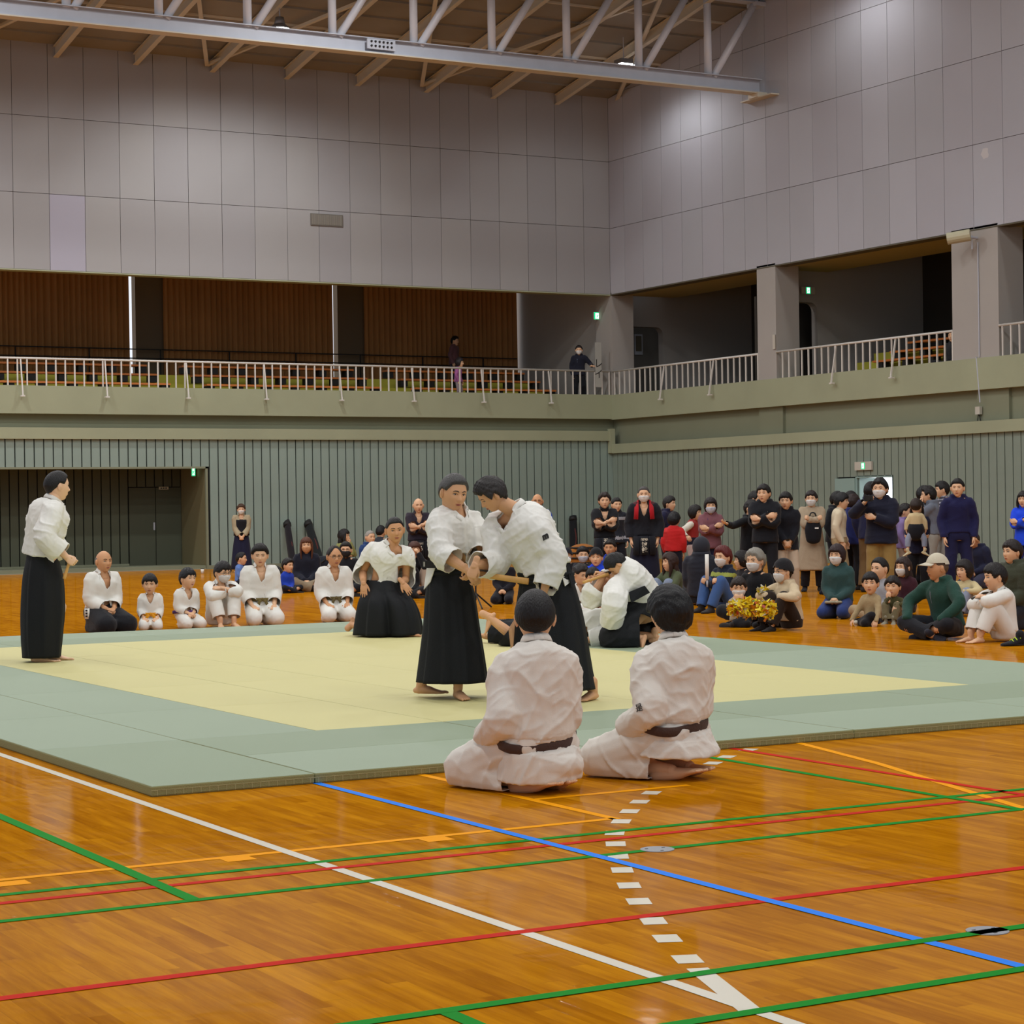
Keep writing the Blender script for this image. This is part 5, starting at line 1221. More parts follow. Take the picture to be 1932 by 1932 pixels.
j, bv = finish_gi(J, org, t, M_GI, None, True, 21, infl=.026, sr=(.098, .098, .105), hem=.16, sl=.42, vneck=.84, bt=.2, wr=.016, vox=.009, g=1.0)
C_, Rr = J['C'], J['Rr']
def rg_(x, y, hw, d, dd=0, J_=None, turn=0):
    J_ = J_ or J; c = J_['pj'](x, y, dd); pp = J_['w0']/F_PX; a = math.radians(turn); X = J_['Rr']*math.cos(a)+J_['C']*math.sin(a); Y = -J_['Rr']*math.sin(a)+J_['C']*math.cos(a); return (c, X*hw*pp, Y*d)
hakama(J, org, t, [rg_(846, 1062, 35, .125), rg_(847, 1085, 38, .14), rg_(850, 1120, 46, .17), rg_(853, 1180, 52, .20), rg_(855, 1240, 60, .23), rg_(856, 1286, 66, .25)], seed=4, pleat=.07, npl=9, split=.10, n=150)
def himo(J, t, org, y0, rx, ry, w=.03, n=3):
    for i in range(n):
        c = J['pj'](*y0)-U3*i*.028; th = np.linspace(0, 2*math.pi, 32, endpoint=False); rg = []
        for zz, k in ((-.5, 0), (-.3, .006), (.3, .006), (.5, 0), (0, -.01)): rg.append(c+np.outer(np.cos(th)*(rx+k), J['Rr'])+np.outer(np.sin(th)*(ry+k), J['C'])+U3*zz*w)
        rg.append(rg[0]); B = PM_(); B.add(rings_to_mesh(rg, False)); B.build('waist_tie', M_HAK, t, org)
himo(J, t, org, (846, 1066), .150, .142)
wedge(J, org, t, [pj(806, 1068, .05), pj(822, 1068, .13), pj(812, 1098, .10), pj(800, 1112, .06)], M_GI)
lb = wedge(J, org, t, [pj(797, 1058, .10), pj(828, 1058, .16), pj(828, 1072, .16), pj(797, 1072, .10)], M_BLACK, .008, 'belt_label')
for i, x in enumerate((799, 808, 819)):
    wedge(J, org, lb, [pj(x, 1060+i*0, .112+.006*i), pj(x+(3, 7, 8)[i], 1060, .118+.008*i), pj(x+(3, 7, 8)[i], 1069, .118+.008*i), pj(x, 1069, .112+.006*i)], mat('label_grey', 'a09d96', .6), .004, 'woven_mark')
for i in range(3):
    lb_ = t
# right man of the pair
J = hero(1040, 1322, MT, -68, 1.76, arms='down'); pj = J['pj']; J10 = J; C_, Rr = J['C'], J['Rr']
respine(J, pj(1034, 1092), pj(972, 962, .02), bend=-J['FT']*.03-U3*.02)
J['FT'] = nrm(-Rr*.8+C_*.6); J['LT'] = nrm(C_*.8+Rr*.55)
sethead(J, pj(926, 934, .08), -72, 38, 6)
J['S'] = {'L': pj(1010, 995, .17), 'R': pj(938, 990, -.08)}
J['E']['R'], J['W']['R'] = ik(J['S']['R'], pj(896, 1066, .22), .29, .26, -U3+Rr*.2)
J['E']['L'], J['W']['L'] = ik(J['S']['L'], pj(1027, 1112, .25), .255, .235, Rr*.8)
J['HF'] = {'R': nrm(-Rr*.25-U3*.75+C_*.1), 'L': nrm(-U3-Rr*.1)}; J['HB'] = {'R': C_*.9-Rr*.3, 'L': C_*.6+Rr*.6}; J['HP'] = {'R': 'grip', 'L': 'relaxed'}
J['H'] = {'L': J['P']+C_*.10, 'R': J['P']-C_*.08}
for g_, a_ in (('L', pj(1118, 1300, .0)), ('R', pj(980, 1310, -.1))):
    a_[2] = MT+.075; J['K'][g_], J['A'][g_] = ik(J['H'][g_], a_, .45, .44, -Rr+C_*.3)
J['TD'] = {'L': nrm(-Rr*.55+C_*.95), 'R': nrm(-Rr)}; J['SU'] = {'L': U3, 'R': U3}
org = J['base']; t = newperson(org, 'man with a black m on his white sleeve, bowing, right of the central pair')
body(J, org, t, skin(1), True, ('hands', 'feet'), 1.0, thin=.55)
add_hair(J, org, t, 'tuft', '2b2725', True, 5, 1.0)
j, bv = finish_gi(J, org, t, M_GI, None, True, 33, infl=.036, sr=(.108, .100, .092), hem=.08, sl={'L': .90, 'R': .84}, vneck=.87, bt=.14, wr=.014, vox=.0095, g=1.24)
sleeve_text(J, j, 'L', .30, C_*1+Rr*.25, 'm', .062, shear=.3, off=.004)
hakama(J, org, t, [rg_(1030, 1078, 50, .17), rg_(1032, 1100, 52, .18), rg_(1036, 1150, 62, .20), rg_(1040, 1200, 68, .22), rg_(1042, 1260, 76, .24), rg_(1044, 1300, 83, .25)], seed=9, pleat=.06, npl=9, split=.08, n=150)
himo(J, t, org, (1030, 1083), .200, .180)
wedge(J, org, t, [pj(1052, 1060, .14), pj(1070, 1064, .08), pj(1076, 1098, .10), pj(1066, 1106, .16)], M_GI)
wedge(J, org, t, [pj(1066, 1060, .10), pj(1072, 1062, .06), pj(1086, 1100, .10), pj(1078, 1108, .14)], M_HAK, .008, 'back_board')
stick(J9['pj'](886, 1079, .40), J9['pj'](997, 1097, .52), .014, .024, 'pale wooden practice knife gripped between the central pair', r0=.85, curve=-.004)

# ---- man standing at the left
J = hero(84, 1248, MT, 122, 1.86, arms='down', head=112, hs=1.14); pj = J['pj']; J8 = J; C_, Rr = J['C'], J['Rr']
respine(J, pj(80, 1062), pj(100, 946), bend=-J['FT']*.04)
sethead(J, pj(109, 917), 108, 3)
J['S'] = {'R': pj(100, 962, .16), 'L': pj(102, 958, -.16)}
J['E']['R'], J['W']['R'] = ik(J['S']['R'], pj(124, 1050, .20), .30, .27, -Rr*.6+C_*.4); J['E']['L'], J['W']['L'] = ik(J['S']['L'], pj(126, 1052, -.02), .30, .27, -Rr)
J['HF'] = {'R': nrm(Rr*.7-U3*.6), 'L': nrm(Rr*.7-U3*.5)}; J['HB'] = {'R': C_+U3*.3, 'L': -C_}; J['HP'] = {'R': 'grip', 'L': 'grip'}
J['H'] = {'R': J['P']+C_*.09, 'L': J['P']-C_*.09}
for g_, a_ in (('R', pj(72, 1236, .08)), ('L', pj(98, 1232, -.12))):
    a_[2] = MT+.075; J['K'][g_], J['A'][g_] = ik(J['H'][g_], a_, .46, .45, Rr)
J['TD'] = {'R': nrm(Rr+C_*.25), 'L': nrm(Rr)}; J['SU'] = {'R': U3, 'L': U3}
org = J['base']; t = newperson(org, 'man in white gi and black hakama standing alone at the left, looking away')
body(J, org, t, skin(2), True, ('hands', 'feet'), 1.05, thin=.55)
add_hair(J, org, t, 'crop', '151312', True, 1, 1.3)
j, bv = finish_gi(J, org, t, M_GI, None, True, 41, infl=.034, sr=(.104, .098, .092), hem=.04, sl=.72, vneck=.66, wr=.013, vox=.0105, g=1.1)
hakama(J, org, t, [rg_(79, 1020, 27, .165), rg_(80, 1050, 29, .18), rg_(82, 1090, 37, .22), rg_(82, 1150, 40, .24), rg_(80, 1200, 38, .23), rg_(79, 1240, 35, .21)], seed=14, pleat=.07, npl=8, n=140)
himo(J, t, org, (80, 1028), .140, .165)
w_ = wedge(J, org, t, [pj(74, 1035, .245), pj(104, 1044, .235), pj(101, 1062, .235), pj(92, 1056, .24)], M_GI)
for i in range(3): wedge(J, org, w_, [pj(82+i*6, 1040+i*4, .252), pj(86+i*6, 1041+i*4, .252), pj(85+i*6, 1047+i*4, .252)], M_BLACK, .002, 'ink_mark')
stick(J['W']['R']+Rr*.05-U3*.01, pj(121, 1092, .18), .012, .016, 'pale wooden stick in the hand of the man standing at the left', r0=1, curve=.003)

# ---- man on one knee
J = hero(735, 1199, MT, 25, 1.74, 'seiza', arms='thigh', hipz=.42, hs=1.22); pj = J['pj']; J7 = J; C_, Rr = J['C'], J['Rr']
respine(J, pj(722, 1118), pj(739, 1027, .10), bend=-J['FT']*.03)
sethead(J, pj(745, 1000, .14), 10, 6, -4)
J['S'] = {'R': pj(706, 1038, .06), 'L': pj(765, 1046, .10)}
J['E']['R'], J['W']['R'] = ik(J['S']['R'], pj(686, 1100, .22), .29, .26, -Rr*.25-C_); J['E']['L'], J['W']['L'] = ik(J['S']['L'], pj(759, 1099, .26), .29, .26, Rr*.15-C_)
J['HF'] = {'R': nrm(-U3+C_*.25), 'L': nrm(Rr*.6-U3*.75+C_*.2)}; J['HB'] = {'R': C_, 'L': C_+U3*.5}; J['HP'] = {'R': 'flat', 'L': 'flat'}
J['H'] = {'R': J['P']-Rr*.09, 'L': J['P']+Rr*.09}
J['K']['L'] = pj(770, 1142, .18); J['A']['L'] = pj(768, 1190, .25); J['A']['L'][2] = MT+.075; J['K']['R'] = pj(700, 1190, .30); J['K']['R'][2] = MT+.07; J['A']['R'] = pj(664, 1186, -.05); J['A']['R'][2] = MT+.12
J['TD'] = {'L': nrm(Rr*.8+C_*.5), 'R': nrm(-U3*.7+Rr*.6+C_*.2)}; J['SU'] = {'L': U3, 'R': nrm(-Rr-U3*.2)}
org = J['base']; t = newperson(org, 'man in white gi and black hakama on one knee on the yellow mat')
body(J, org, t, skin(3), True, ('hands', 'feet'), 1.08, thin=.55)
add_hair(J, org, t, 'buzz', '1c1918', True, 3, 1.3)
j, bv = finish_gi(J, org, t, M_GI, None, True, 52, infl=.036, sr=(.108, .108, .112), hem=.06, sl=.30, vneck=.88, bt=.2, wr=.013, vox=.0105, g=1.08)
hakama(J, org, t, [rg_(721, 1094, 29, .16, .02), rg_(722, 1110, 35, .20, .06), rg_(729, 1132, 50, .28, .12), rg_(734, 1162, 59, .32, .13), rg_(736, 1197, 64, .34, .12)], seed=17, pleat=.09, npl=8, split=.30, n=140)
himo(J, t, org, (722, 1100), .178, .165, n=2)

# ---- bending kneeler and the man held down on the mat
J = hero(1178, 1216, MT, -50, 1.74, 'seiza', arms='thigh', hs=1.02); pj = J['pj']; J11 = J; C_, Rr = J['C'], J['Rr']
respine(J, pj(1212, 1150), pj(1158, 1090, .18), bend=U3*.09+Rr*.03)
J['FT'] = nrm(-Rr*.7+C_*.3-U3*.5); J['LT'] = nrm(C_*.8+Rr*.4)
sethead(J, pj(1163, 1066, .22), -80, 62, 0)
J['S'] = {'L': pj(1164, 1110, .30), 'R': pj(1148, 1094, .04)}
J['E']['L'], J['W']['L'] = ik(J['S']['L'], pj(1152, 1184, .40), .29, .26, C_); J['E']['R'], J['W']['R'] = ik(J['S']['R'], pj(1140, 1084, .18), .29, .26, -Rr*.5-U3)
J['HF'] = {'L': nrm(-U3), 'R': nrm(-Rr*.6+U3*.2)}; J['HB'] = {'L': C_, 'R': U3}; J['HP'] = {'L': 'loose', 'R': 'grip'}
J['H'] = {'L': J['P']+C_*.1, 'R': J['P']-C_*.1}
J['K'] = {'L': pj(1165, 1205, .35), 'R': pj(1160, 1205, -.1)}; J['A'] = {'L': pj(1206, 1212, .34), 'R': pj(1236, 1205, .05)}
for g_ in 'LR': J['K'][g_][2] = MT+.09; J['A'][g_][2] = MT+.08
J['TD'] = {'L': nrm(C_*.6-Rr*.2-U3*.5), 'R': nrm(Rr)}; J['SU'] = {'L': nrm(-Rr+U3*.2), 'R': U3}
org = J['base']; t = newperson(org, 'man in white gi kneeling bent double with a wooden knife, behind the central pair')
body(J, org, t, skin(1), True, ('hands', 'feet'))
add_hair(J, org, t, 'short', '141211', True, 4, 1.2)
j, bv = finish_gi(J, org, t, M_GI, None, True, 61, infl=.065, sr=(.13, .125, .115), hem=.02, sl={'L': .8, 'R': .5}, vneck=.8, wr=.013, vox=.0105, g=1.32, lap=False)
trousers(J, org, t, M_HAK, 'hakama', .045, (.15, .135, .13), .95, .012, .014, 61, MT+.01, solidt=.004, g=1.05)
wedge(J, org, t, [pj(1187, 1117, .46), pj(1216, 1105, .40), pj(1226, 1118, .38), pj(1191, 1137, .48)], M_HAK, .014, 'back_board')
stick(pj(1148, 1083, .22), pj(1100, 1099, .30), .011, .016, 'pale wooden knife held out by the bent-over kneeling man', r0=1.1, curve=.0)
J = hero(1075, 1216, MT, -90, 1.72, 'seiza', arms='down'); pj = J['pj']; C_, Rr = J['C'], J['Rr']
J['F'] = -U3; J['FT'] = -U3; J['L'] = -C_; J['LT'] = -C_
respine(J, pj(1068, 1195, -.05), pj(1178, 1192, .0), bend=U3*.04)
J['Hc'] = pj(1212, 1196, -.1); J['Hc'][2] = MT+.13; J['hf'] = nrm(-C_); J['hu'] = Rr
J['P'][2] = MT+.16; J['N'][2] = MT+.15; J['mid'] = (J['P']+J['N'])/2+U3*.05; J['ax'] = nrm(J['N']-J['P'])
J['S'] = {'L': J['N']-Rr*.05-C_*.17, 'R': J['N']-Rr*.05+C_*.17}
J['E'] = {'R': J['S']['R']-Rr*.15+C_*.1-U3*.02, 'L': J['S']['L']+Rr*.2-C_*.1}; J['W'] = {'R': J['E']['R']-Rr*.22, 'L': J['E']['L']+Rr*.15}
for g_ in 'LR': J['E'][g_][2] = MT+.09; J['W'][g_][2] = MT+.05
J['HF'] = {'R': -Rr, 'L': Rr}; J['HB'] = {'R': U3, 'L': U3}; J['HP'] = {'R': 'flat', 'L': 'flat'}
J['H'] = {'R': J['P']+C_*.1, 'L': J['P']-C_*.1}
J['K'] = {'R': pj(985, 1216, .10), 'L': pj(1000, 1208, -.25)}; J['K']['R'][2] = MT+.08; J['K']['L'][2] = MT+.08
J['A'] = {'R': pj(920, 1163, .05), 'L': pj(925, 1200, -.45)}; J['A']['L'][2] = MT+.08
J['K']['R'] = pj(968, 1204, .06); J['K']['R'][2] = MT+.10
J['TD'] = {'R': nrm(-Rr*.5-U3*.9), 'L': nrm(-Rr)}; J['SU'] = {'R': nrm(-Rr+U3*.4), 'L': -U3}
org = J['base']; t = newperson(org, 'man lying face down on the mat behind the central pair with one bare foot raised')
body(J, org, t, skin(1), True, ('hands', 'feet'))
add_hair(J, org, t, 'short', '141211', False, 4, 1.0)
j, bv = finish_gi(J, org, t, M_GI, None, True, 71, infl=.04, sr=(.11, .11, .10), hem=.05, sl=.7, wr=.016, vox=.012, g=1.1, lap=False)
J['A']['R2'] = J['A']['R']; a_ = J['A']['R']; J['A']['R'] = J['K']['R']*.75+a_*.25
trousers(J, org, t, M_HAK, 'hakama', .04, (.14, .13, .12), .9, .013, .012, 71, MT+.01, solidt=0)

# ================================================================== the seated row along the far edge of the mat
G_ = 'row of practitioners seated beyond the mat'
def P_(*a, **k): return person(*a, **k)
def hakama_label(J, t, base, bv):
    p = J['H']['R']*.7+J['K']['R']*.3-J['L']*.15+U3*.05
    B = PM_(); n_ = nrm(-J['L']+J['F']*.5); B.add(band([p+U3*.06, p, p-U3*.07], [n_]*3, .07, .008)); o = B.build('belt_label', M_GI, t, base); B = PM_(); p = p+n_*.012
    for z in (.035, .0, -.035): B.add(band([p+U3*(z+.01), p+U3*(z-.01)], [n_]*2, .03, .002))
    B.build('ink_mark', M_BLACK, o, base)
P_(188, 1036, 154, 'bald older man in white gi and black hakama sitting on his heels', h=28, pose='seiza', arms='lap', top='gi', tc=None, bot='hakama', hair=('bald', '6b625a'), head=32, bare=True, sk=3, hs=1.1, lean=6, g=1.1, post=hakama_label)
P_(281, 1080, 152.6, 'small child in white gi with an orange belt sitting in the row', h=0, pose='seiza', arms='thigh', top='gi', tc='d8921a', hair=('fringe', '1c1a1a'), head=-5, bare=True, hs=1.2, nod=8)
P_(347, 1070, 151, 'child in white gi with a purple belt sitting in the row', h=25, pose='seiza', arms='lap', top='gi', tc='4a2a6a', hair=('fringe', '121014'), head=40, bare=True, hs=1.2, lean=8)
P_(411, 1056, 149.7, 'masked youth in white gi sitting with arms folded over his raised knees', h=15, pose='hug', arms='foldknee', top='gi', tc=None, hair=('fringe', '171312'), mask='w', glasses=True, head=35, nod=10, bare=True, hs=1.12, lean=10)
P_(488, 1025, 147.8, 'tall youth in white gi with an olive belt sitting on his heels', h=10, pose='seiza', arms='thigh', top='gi', tc='6c5d34', hair=('short', '15110f'), head=2, nod=6, bare=True, hs=1.1, vol=1.4)
P_(627, 1028, 144.9, 'balding man with glasses in white gi and olive belt on his heels', h=12, pose='seiza', arms='thigh', top='gi', tc='5f5230', hair=('recede', '2a2421'), glasses=True, head=18, nod=4, bare=True, sk=3, hs=1.12)

# ------------------------------------------------------------------ people at the far left and middle of the hall
P_(455, 951, 79.3, 'masked woman in black vest and navy hakama standing by the far wall', h=0, arms='clasp', top='kendo', tc='a8997c', bot='hakama', skirt='1b1c36', hair=('short', '4a3527'), vol=1.7, mask='w', foot=None, bare=True, seed=3,
   post=lambda J, t, b, bv: (lambda B: (B.add(torso(J, .040, 1.0, 1.1, t0=0, rows=[(.0, .160, .13, 0), (.35, .150, .12, .01), (.6, .155, .125, .01), (.82, .13, .12, .005)])), B.build('chest_vest', cloth('18181f'), t, b)))(PM_()))
P_(450, 1041, 96, 'boy in a light blue shirt seated beyond the row, facing right', h=75, pose='cross', arms='lap', top='black', tc='5f82c4', bot='232838', hair=('crop', '171314'), hs=1.2, vol=1.6)
P_(539, 1053, 107, 'small boy in a bright blue jacket sitting cross-legged', h=30, pose='cross', arms='lap', top='jacket', tc='1f3fae', bot='1c1d24', hair=('short', '1a1413'), head=45, hs=1.2, vol=1.5)
P_(577, 1013, 105, 'long-haired woman in an orange mask sitting cross-legged by the sword bags', h=0, pose='cross', arms='lap', top='jacket', tc='1b1d2a', bot='8d7c63', hair=('long', '5a3320'), drop=.16, mask='o', hs=1.1, inner='23233a')
P_(643, 998, 84, 'woman with dark hair and yellow collar seated far back, facing right', h=70, pose='cross', arms='chin', top='black', tc='8a8a50', bot='22232a', hair=('long', '181414'), drop=.05, hs=1.15)
P_(652, 1021, 112, 'man in a dark face mask seated behind the glasses-wearing practitioner', h=-5, pose='cross', arms='lap', top='black', tc='15151b', bot='16161c', hair=('short', '17130f'), mask='d', glasses=True, hs=1.1)
P_(694, 1000, 88, 'grey-haired man in a blue shirt seated far back near the wall', h=35, pose='cross', arms='lap', top='jacket', tc='25406f', bot='1c1e26', hair=('crop', '9a958d'), hs=1.12)
P_(715, 990, 82, 'black-haired person seated far back, seen from behind', h=150, pose='cross', arms='lap', top='black', tc='30323a', bot='1c1e26', hair=('crop', '141214'), hs=1.12)
P_(788, 938, 108, 'bald man in a dark purple jacket standing with folded arms', h=10, arms='crossed', top='kendo', tc='2c2530', bot='hakama', skirt='16161c', hair=('bald', '8a7a6e'), tare=('剣道部', '私'), bare=True, hs=1.05, nod=4)
P_(779, 1021, 112, 'brown-haired woman in black holding a phone to her mouth', h=15, pose='hug', arms=('face', 'lap'), top='jacket', tc='17171b', bot='9a8572', hair=('bob', '4c2c1f'), hs=1.12, inner='4a2a2a')
P_(768, 1040, 116, 'masked person in black sitting just in front of the brown-haired woman', h=10, pose='cross', arms='lap', top='black', tc='121216', bot='141418', hair=('bob', '141112'), mask='g', hs=1.1)
P_(950, 1038, 125, 'person in black kneeling in the gap between the central pair', h=-10, pose='seiza', arms='lap', top='black', tc='15141c', bot='14141c', hair=('short', '17130f'), hs=1.05)
P_(1014, 930, 112, 'bald man with glasses in a blue jacket standing behind the central pair', h=0, arms='down', top='jacket', tc='1f49b8', bot='1b1c24', hair=('bald', 'a09a90'), glasses=True, sk=3, hs=1.05)
P_(1069, 1034, 105, 'person in a dark cap and grey mask seated, mostly hidden', h=-5, pose='cross', arms='lap', top='black', tc='1c1d22', bot='1b1c22', hair=('short', '171415'), vol=.5, hat=('beanie', '191b24'), mask='g', hs=1.15)
P_(1097, 1031, 112, 'child in a pale yellow mask seated in the middle crowd', h=10, pose='cross', arms='lap', top='black', tc='33343c', bot='1b1c22', hair=('short', '191516'), mask='g', hs=1.2, vol=1.5)
P_(1124, 1034, 120, 'boy in a black hat and bright blue padded jacket', h=-5, pose='cross', arms='lap', top='puffer', tc='1c46d8', bot='1b1c22', hair=('short', '17130f'), vol=.5, hat=('beanie', '15161a'), hs=1.22)
P_(1152, 1017, 114, 'man in a blue jacket seated behind the boy in the black hat', h=-15, pose='cross', arms='lap', top='jacket', tc='1d3fae', bot='1b1c22', hair=('short', '17130f'), hs=1.12, sk=3)
P_(1087, 1062, 140, 'boy in white gi seated left, looking down to the right', h=30, pose='cross', arms='lap', top='gi', tc=None, hair=('short', '1d1614'), bare=True, hs=1.25, head=40, nod=15, vol=1.5)
P_(1117, 1068, 142, 'boy in white gi seated behind the bent-over man\'s wooden knife', h=0, pose='cross', arms='lap', top='gi', tc=None, hair=('fringe', '141211'), bare=True, hs=1.25, nod=10)
P_(1140, 929, 110, 'man in a black turtleneck with folded arms and white lettering at his hip', h=5, arms='crossed', top='kendo', tc='191a1e', bot='hakama', skirt='14151c', hair=('tuft', '2b201b'), tare=('五', '高'), bare=True, hs=1.08,
   post=lambda J, t, b, bv: PM_().add(tube([J['N']-J['ax']*.03, J['N']+J['ax']*.05], [.072, .062], 12, sub=1)).build('collar', cloth('141518'), t, b) and None)
P_(1161, 938, 104, 'person half hidden behind the man in the black turtleneck', h=20, arms='down', top='jacket', tc='20232c', bot='181922', hair=('short', '1a1513'), hs=1.05, matfn=lambda C, t, a, d: (np.abs(np.sin(C[:, 2]*9)) > .97).astype(int), mats=[cloth('20232c'), cloth('9a9aa0')])
P_(1215, 916, 118, 'masked man in kendo armour with a red jacket over his shoulders', h=0, arms='down', top='kendo', tc='17181f', bot='hakama', skirt='16182c', hair=('crop', '4a4644'), mask='w', tare=('新潟県', '渡', '越'), bare=True, hs=1.05, g=1.05,
   post=lambda J, t, b, bv: [PM_().add(tube([J['N']-J['FT']*.07-J['ax']*.02, J['N']+J['LT']*q*.10-J['ax']*.03, J['S'][g_]-J['ax']*.02+J['LT']*q*.02, J['S'][g_]*.5+J['E'][g_]*.5+J['LT']*q*.02, J['E'][g_]+J['LT']*q*.01], [.05, .06, .070, .068, .06], 10, sub=3)).build('draped_jacket', mat('red_black_jacket', '4a1218', .8), t, b) for g_, q in (('L', 1), ('R', -1))] and [PM_().add(band([J['N']-J['FT']*.10+J['ax']*.04, J['N']+J['LT']*q*.11+J['ax']*.03, J['N']+J['LT']*q*.12-J['ax']*.08+J['FT']*.12, J['N']+J['LT']*q*.13-J['ax']*.26+J['FT']*.17], [-J['FT']+U3, J['LT']*q+U3, J['FT']+J['LT']*q*.3+U3*.4, J['FT']], .075, .008)).build('red_collar', cloth('b01822'), t, b) for q in (1, -1)])
P_(1258, 935, 108, 'youth in navy looking to the right beside the man in kendo armour', h=60, arms='down', top='jacket', tc='1c1c38', bot='181922', hair=('part', '1b1614'), head=65, hs=1.05)
P_(1270, 966, 112, 'child in a red padded vest seen from behind', h=165, arms='down', top='puffer', tc='c42222', bot='1a1b2a', hair=('short', '121012'), vol=1.6, hs=1.15, hem=-.12)
P_(1306, 952, 110, 'girl with hands on hips in a white-sleeved red and navy top', h=75, arms=('down', (-.02, .28, -.22)), top='black', tc='d8d0c0', bot='c9b5ae', hair=('bob', '17120f'), head=65, hs=1.12,
   matfn=lambda C, t, a, d: np.where(d < .17, np.where(t < .30, 1, 2), 0), mats=[cloth('ddd6c6'), cloth('1b1d30'), cloth('9c2c28')])
P_(1340, 938, 118, 'woman in a mauve cardigan and blue top with folded arms and mask', h=5, arms='crossed', top='jacket', tc='7c4f56', bot='232542', hair=('bob', '1e1514'), mask='g', hs=1.08, inner='2c2e66', hem=-.3)
P_(1412, 942, 120, 'boy in black pointing to the left with one outstretched arm', h=60, arms=((-.12, .05, -.5), (-.10, .42, -.04)), top='jacket', tc='16171b', bot='181830', hair=('fringe', '15100e'), head=55, hs=1.12)
P_(1419, 926, 112, 'dark-haired youth partly hidden behind the pointing boy', h=70, arms='down', top='jacket', tc='1b1c2c', bot='181922', hair=('part', '15100e'), hs=1.05)
P_(1443, 913, 122, 'tall youth in a black padded jacket and white shirt with folded arms', h=-5, arms='crossed', top='puffer', tc='15161c', bot='15151a', hair=('part', '15100e'), inner='9a9894', head=-20, hs=1.08)
P_(1483, 927, 121, 'smiling youth in a black coat and beige trousers with clasped hands', h=5, arms='clasp', top='coat', tc='15161e', bot='cbb9a2', hair=('fringe', '15100e'), head=-10, hs=1.1, nod=3)
bagp = P_(1531, 925, 115, 'masked woman in a long beige coat holding a black backpack', h=5, arms='hold', top='long', tc='a8957c', bot='18161a', hair=('part', '221815'), mask='w', head=-8, hs=1.05, foot='15161c')
P_(1582, 929, 116, 'person with bowl-cut black hair in a cream sweater looking right', h=80, arms='down', top='sweater', tc='d6c6a8', bot='b39c74', hair=('bowl', '0f0d0e'), head=75, hs=1.08)
P_(1574, 927, 112, 'black-haired person just behind the one in the cream sweater', h=60, arms='down', top='jacket', tc='15161b', bot='181922', hair=('bowl', '14100f'), hs=1.05)
P_(1607, 932, 114, 'person in a blue jacket turned away beside the cream sweater', h=150, arms='down', top='jacket', tc='232c66', bot='17171c', hair=('short', '2a1a16'), vol=1.5, hs=1.05, hem=-.3)
P_(1600, 926, 108, 'black-haired person half hidden in front of the side door', h=120, arms='down', top='jacket', tc='1b1c24', bot='181922', hair=('part', '15100e'), hs=1.05)
P_(1641, 909, 117, 'long-haired person in navy standing before the bright doorway', h=160, arms='down', top='jacket', tc='1a1c3c', bot='6e5636', hair=('long', '150f12'), drop=.03, hs=1.05, vol=1.2)
camp = P_(1662, 902, 134, 'big masked man in navy jacket and khaki trousers filming with a camera', h=-5, arms=('crossed', (.27, .03, .02)), top='puffer', tc='16182a', bot='8f7440', hair=('tuft', '14100f'), mask='w', head=-15, hs=1.1, g=1.12)
P_(1702, 950, 112, 'girl with a purple scarf standing behind the woman with the baby', h=80, arms='down', top='jacket', tc='8470a0', bot='9a8472', hair=('short', '1b1614'), vol=1.5, hs=1.1)
momp = P_(1731, 941, 125, 'dark-haired woman in navy carrying a baby on her front', h=-5, arms='baby', top='jacket', tc='171a34', bot='15161c', hair=('fringe', '1a1413'), drop=.08, hs=1.06, hem=-.34)
P_(1738, 917, 112, 'black-haired person standing behind the grey hoodie, turned right', h=110, arms='down', top='jacket', tc='22242c', bot='181922', hair=('short', '120f10'), vol=1.6, hs=1.06)
P_(1758, 917, 117, 'youth in a grey hoodie with a hand at his mouth, facing left', h=-80, arms=('chin', 'chin'), top='hoodie', tc='666b76', bot='8f8a80', hair=('tuft', '17110f'), head=-85, hs=1.06)
P_(1784, 907, 113, 'youth in striped sleeves facing left beside the tall navy tracksuit', h=-60, arms='clasp', top='black', tc='3b3c48', bot='8d8880', hair=('fringe', '15110f'), head=-75, hs=1.06, matfn=lambda C, t, a, d: (np.sin(C[:, 2]*120) > .2).astype(int), mats=[cloth('3b3c48'), cloth('9a98a4')])
P_(1807, 902, 128, 'tall smiling man in a navy tracksuit with white side stripes', h=8, arms='down', top='jacket', tc='1a1a44', bot='18183c', hair=('short', '15110f'), head=-8, hs=1.05, hem=-.12,
   matfn=lambda C, t, a, d: ((np.abs(np.abs(a)-1.57) < .22) & (d < .23) & (t < .7)).astype(int), mats=[cloth('1a1a44'), cloth('a9a69c')])
P_(1853, 996, 114, 'balding man in a navy jacket crouching by the wall, head bowed', h=-40, pose='seiza', arms='lap', top='jacket', tc='23263e', bot='3c3c50', hair=('buzz', '3a2a20'), nod=30, lean=14, hs=1.1, sk=3, head=-60)
P_(1934, 926, 117, 'person in a bright blue jacket at the right edge with folded arms', h=-20, arms='crossed', top='coat', tc='1f4ae0', bot='1c2c8c', hair=('long', '1d1714'), drop=.02, inner='cfc4ae', hs=1.05)

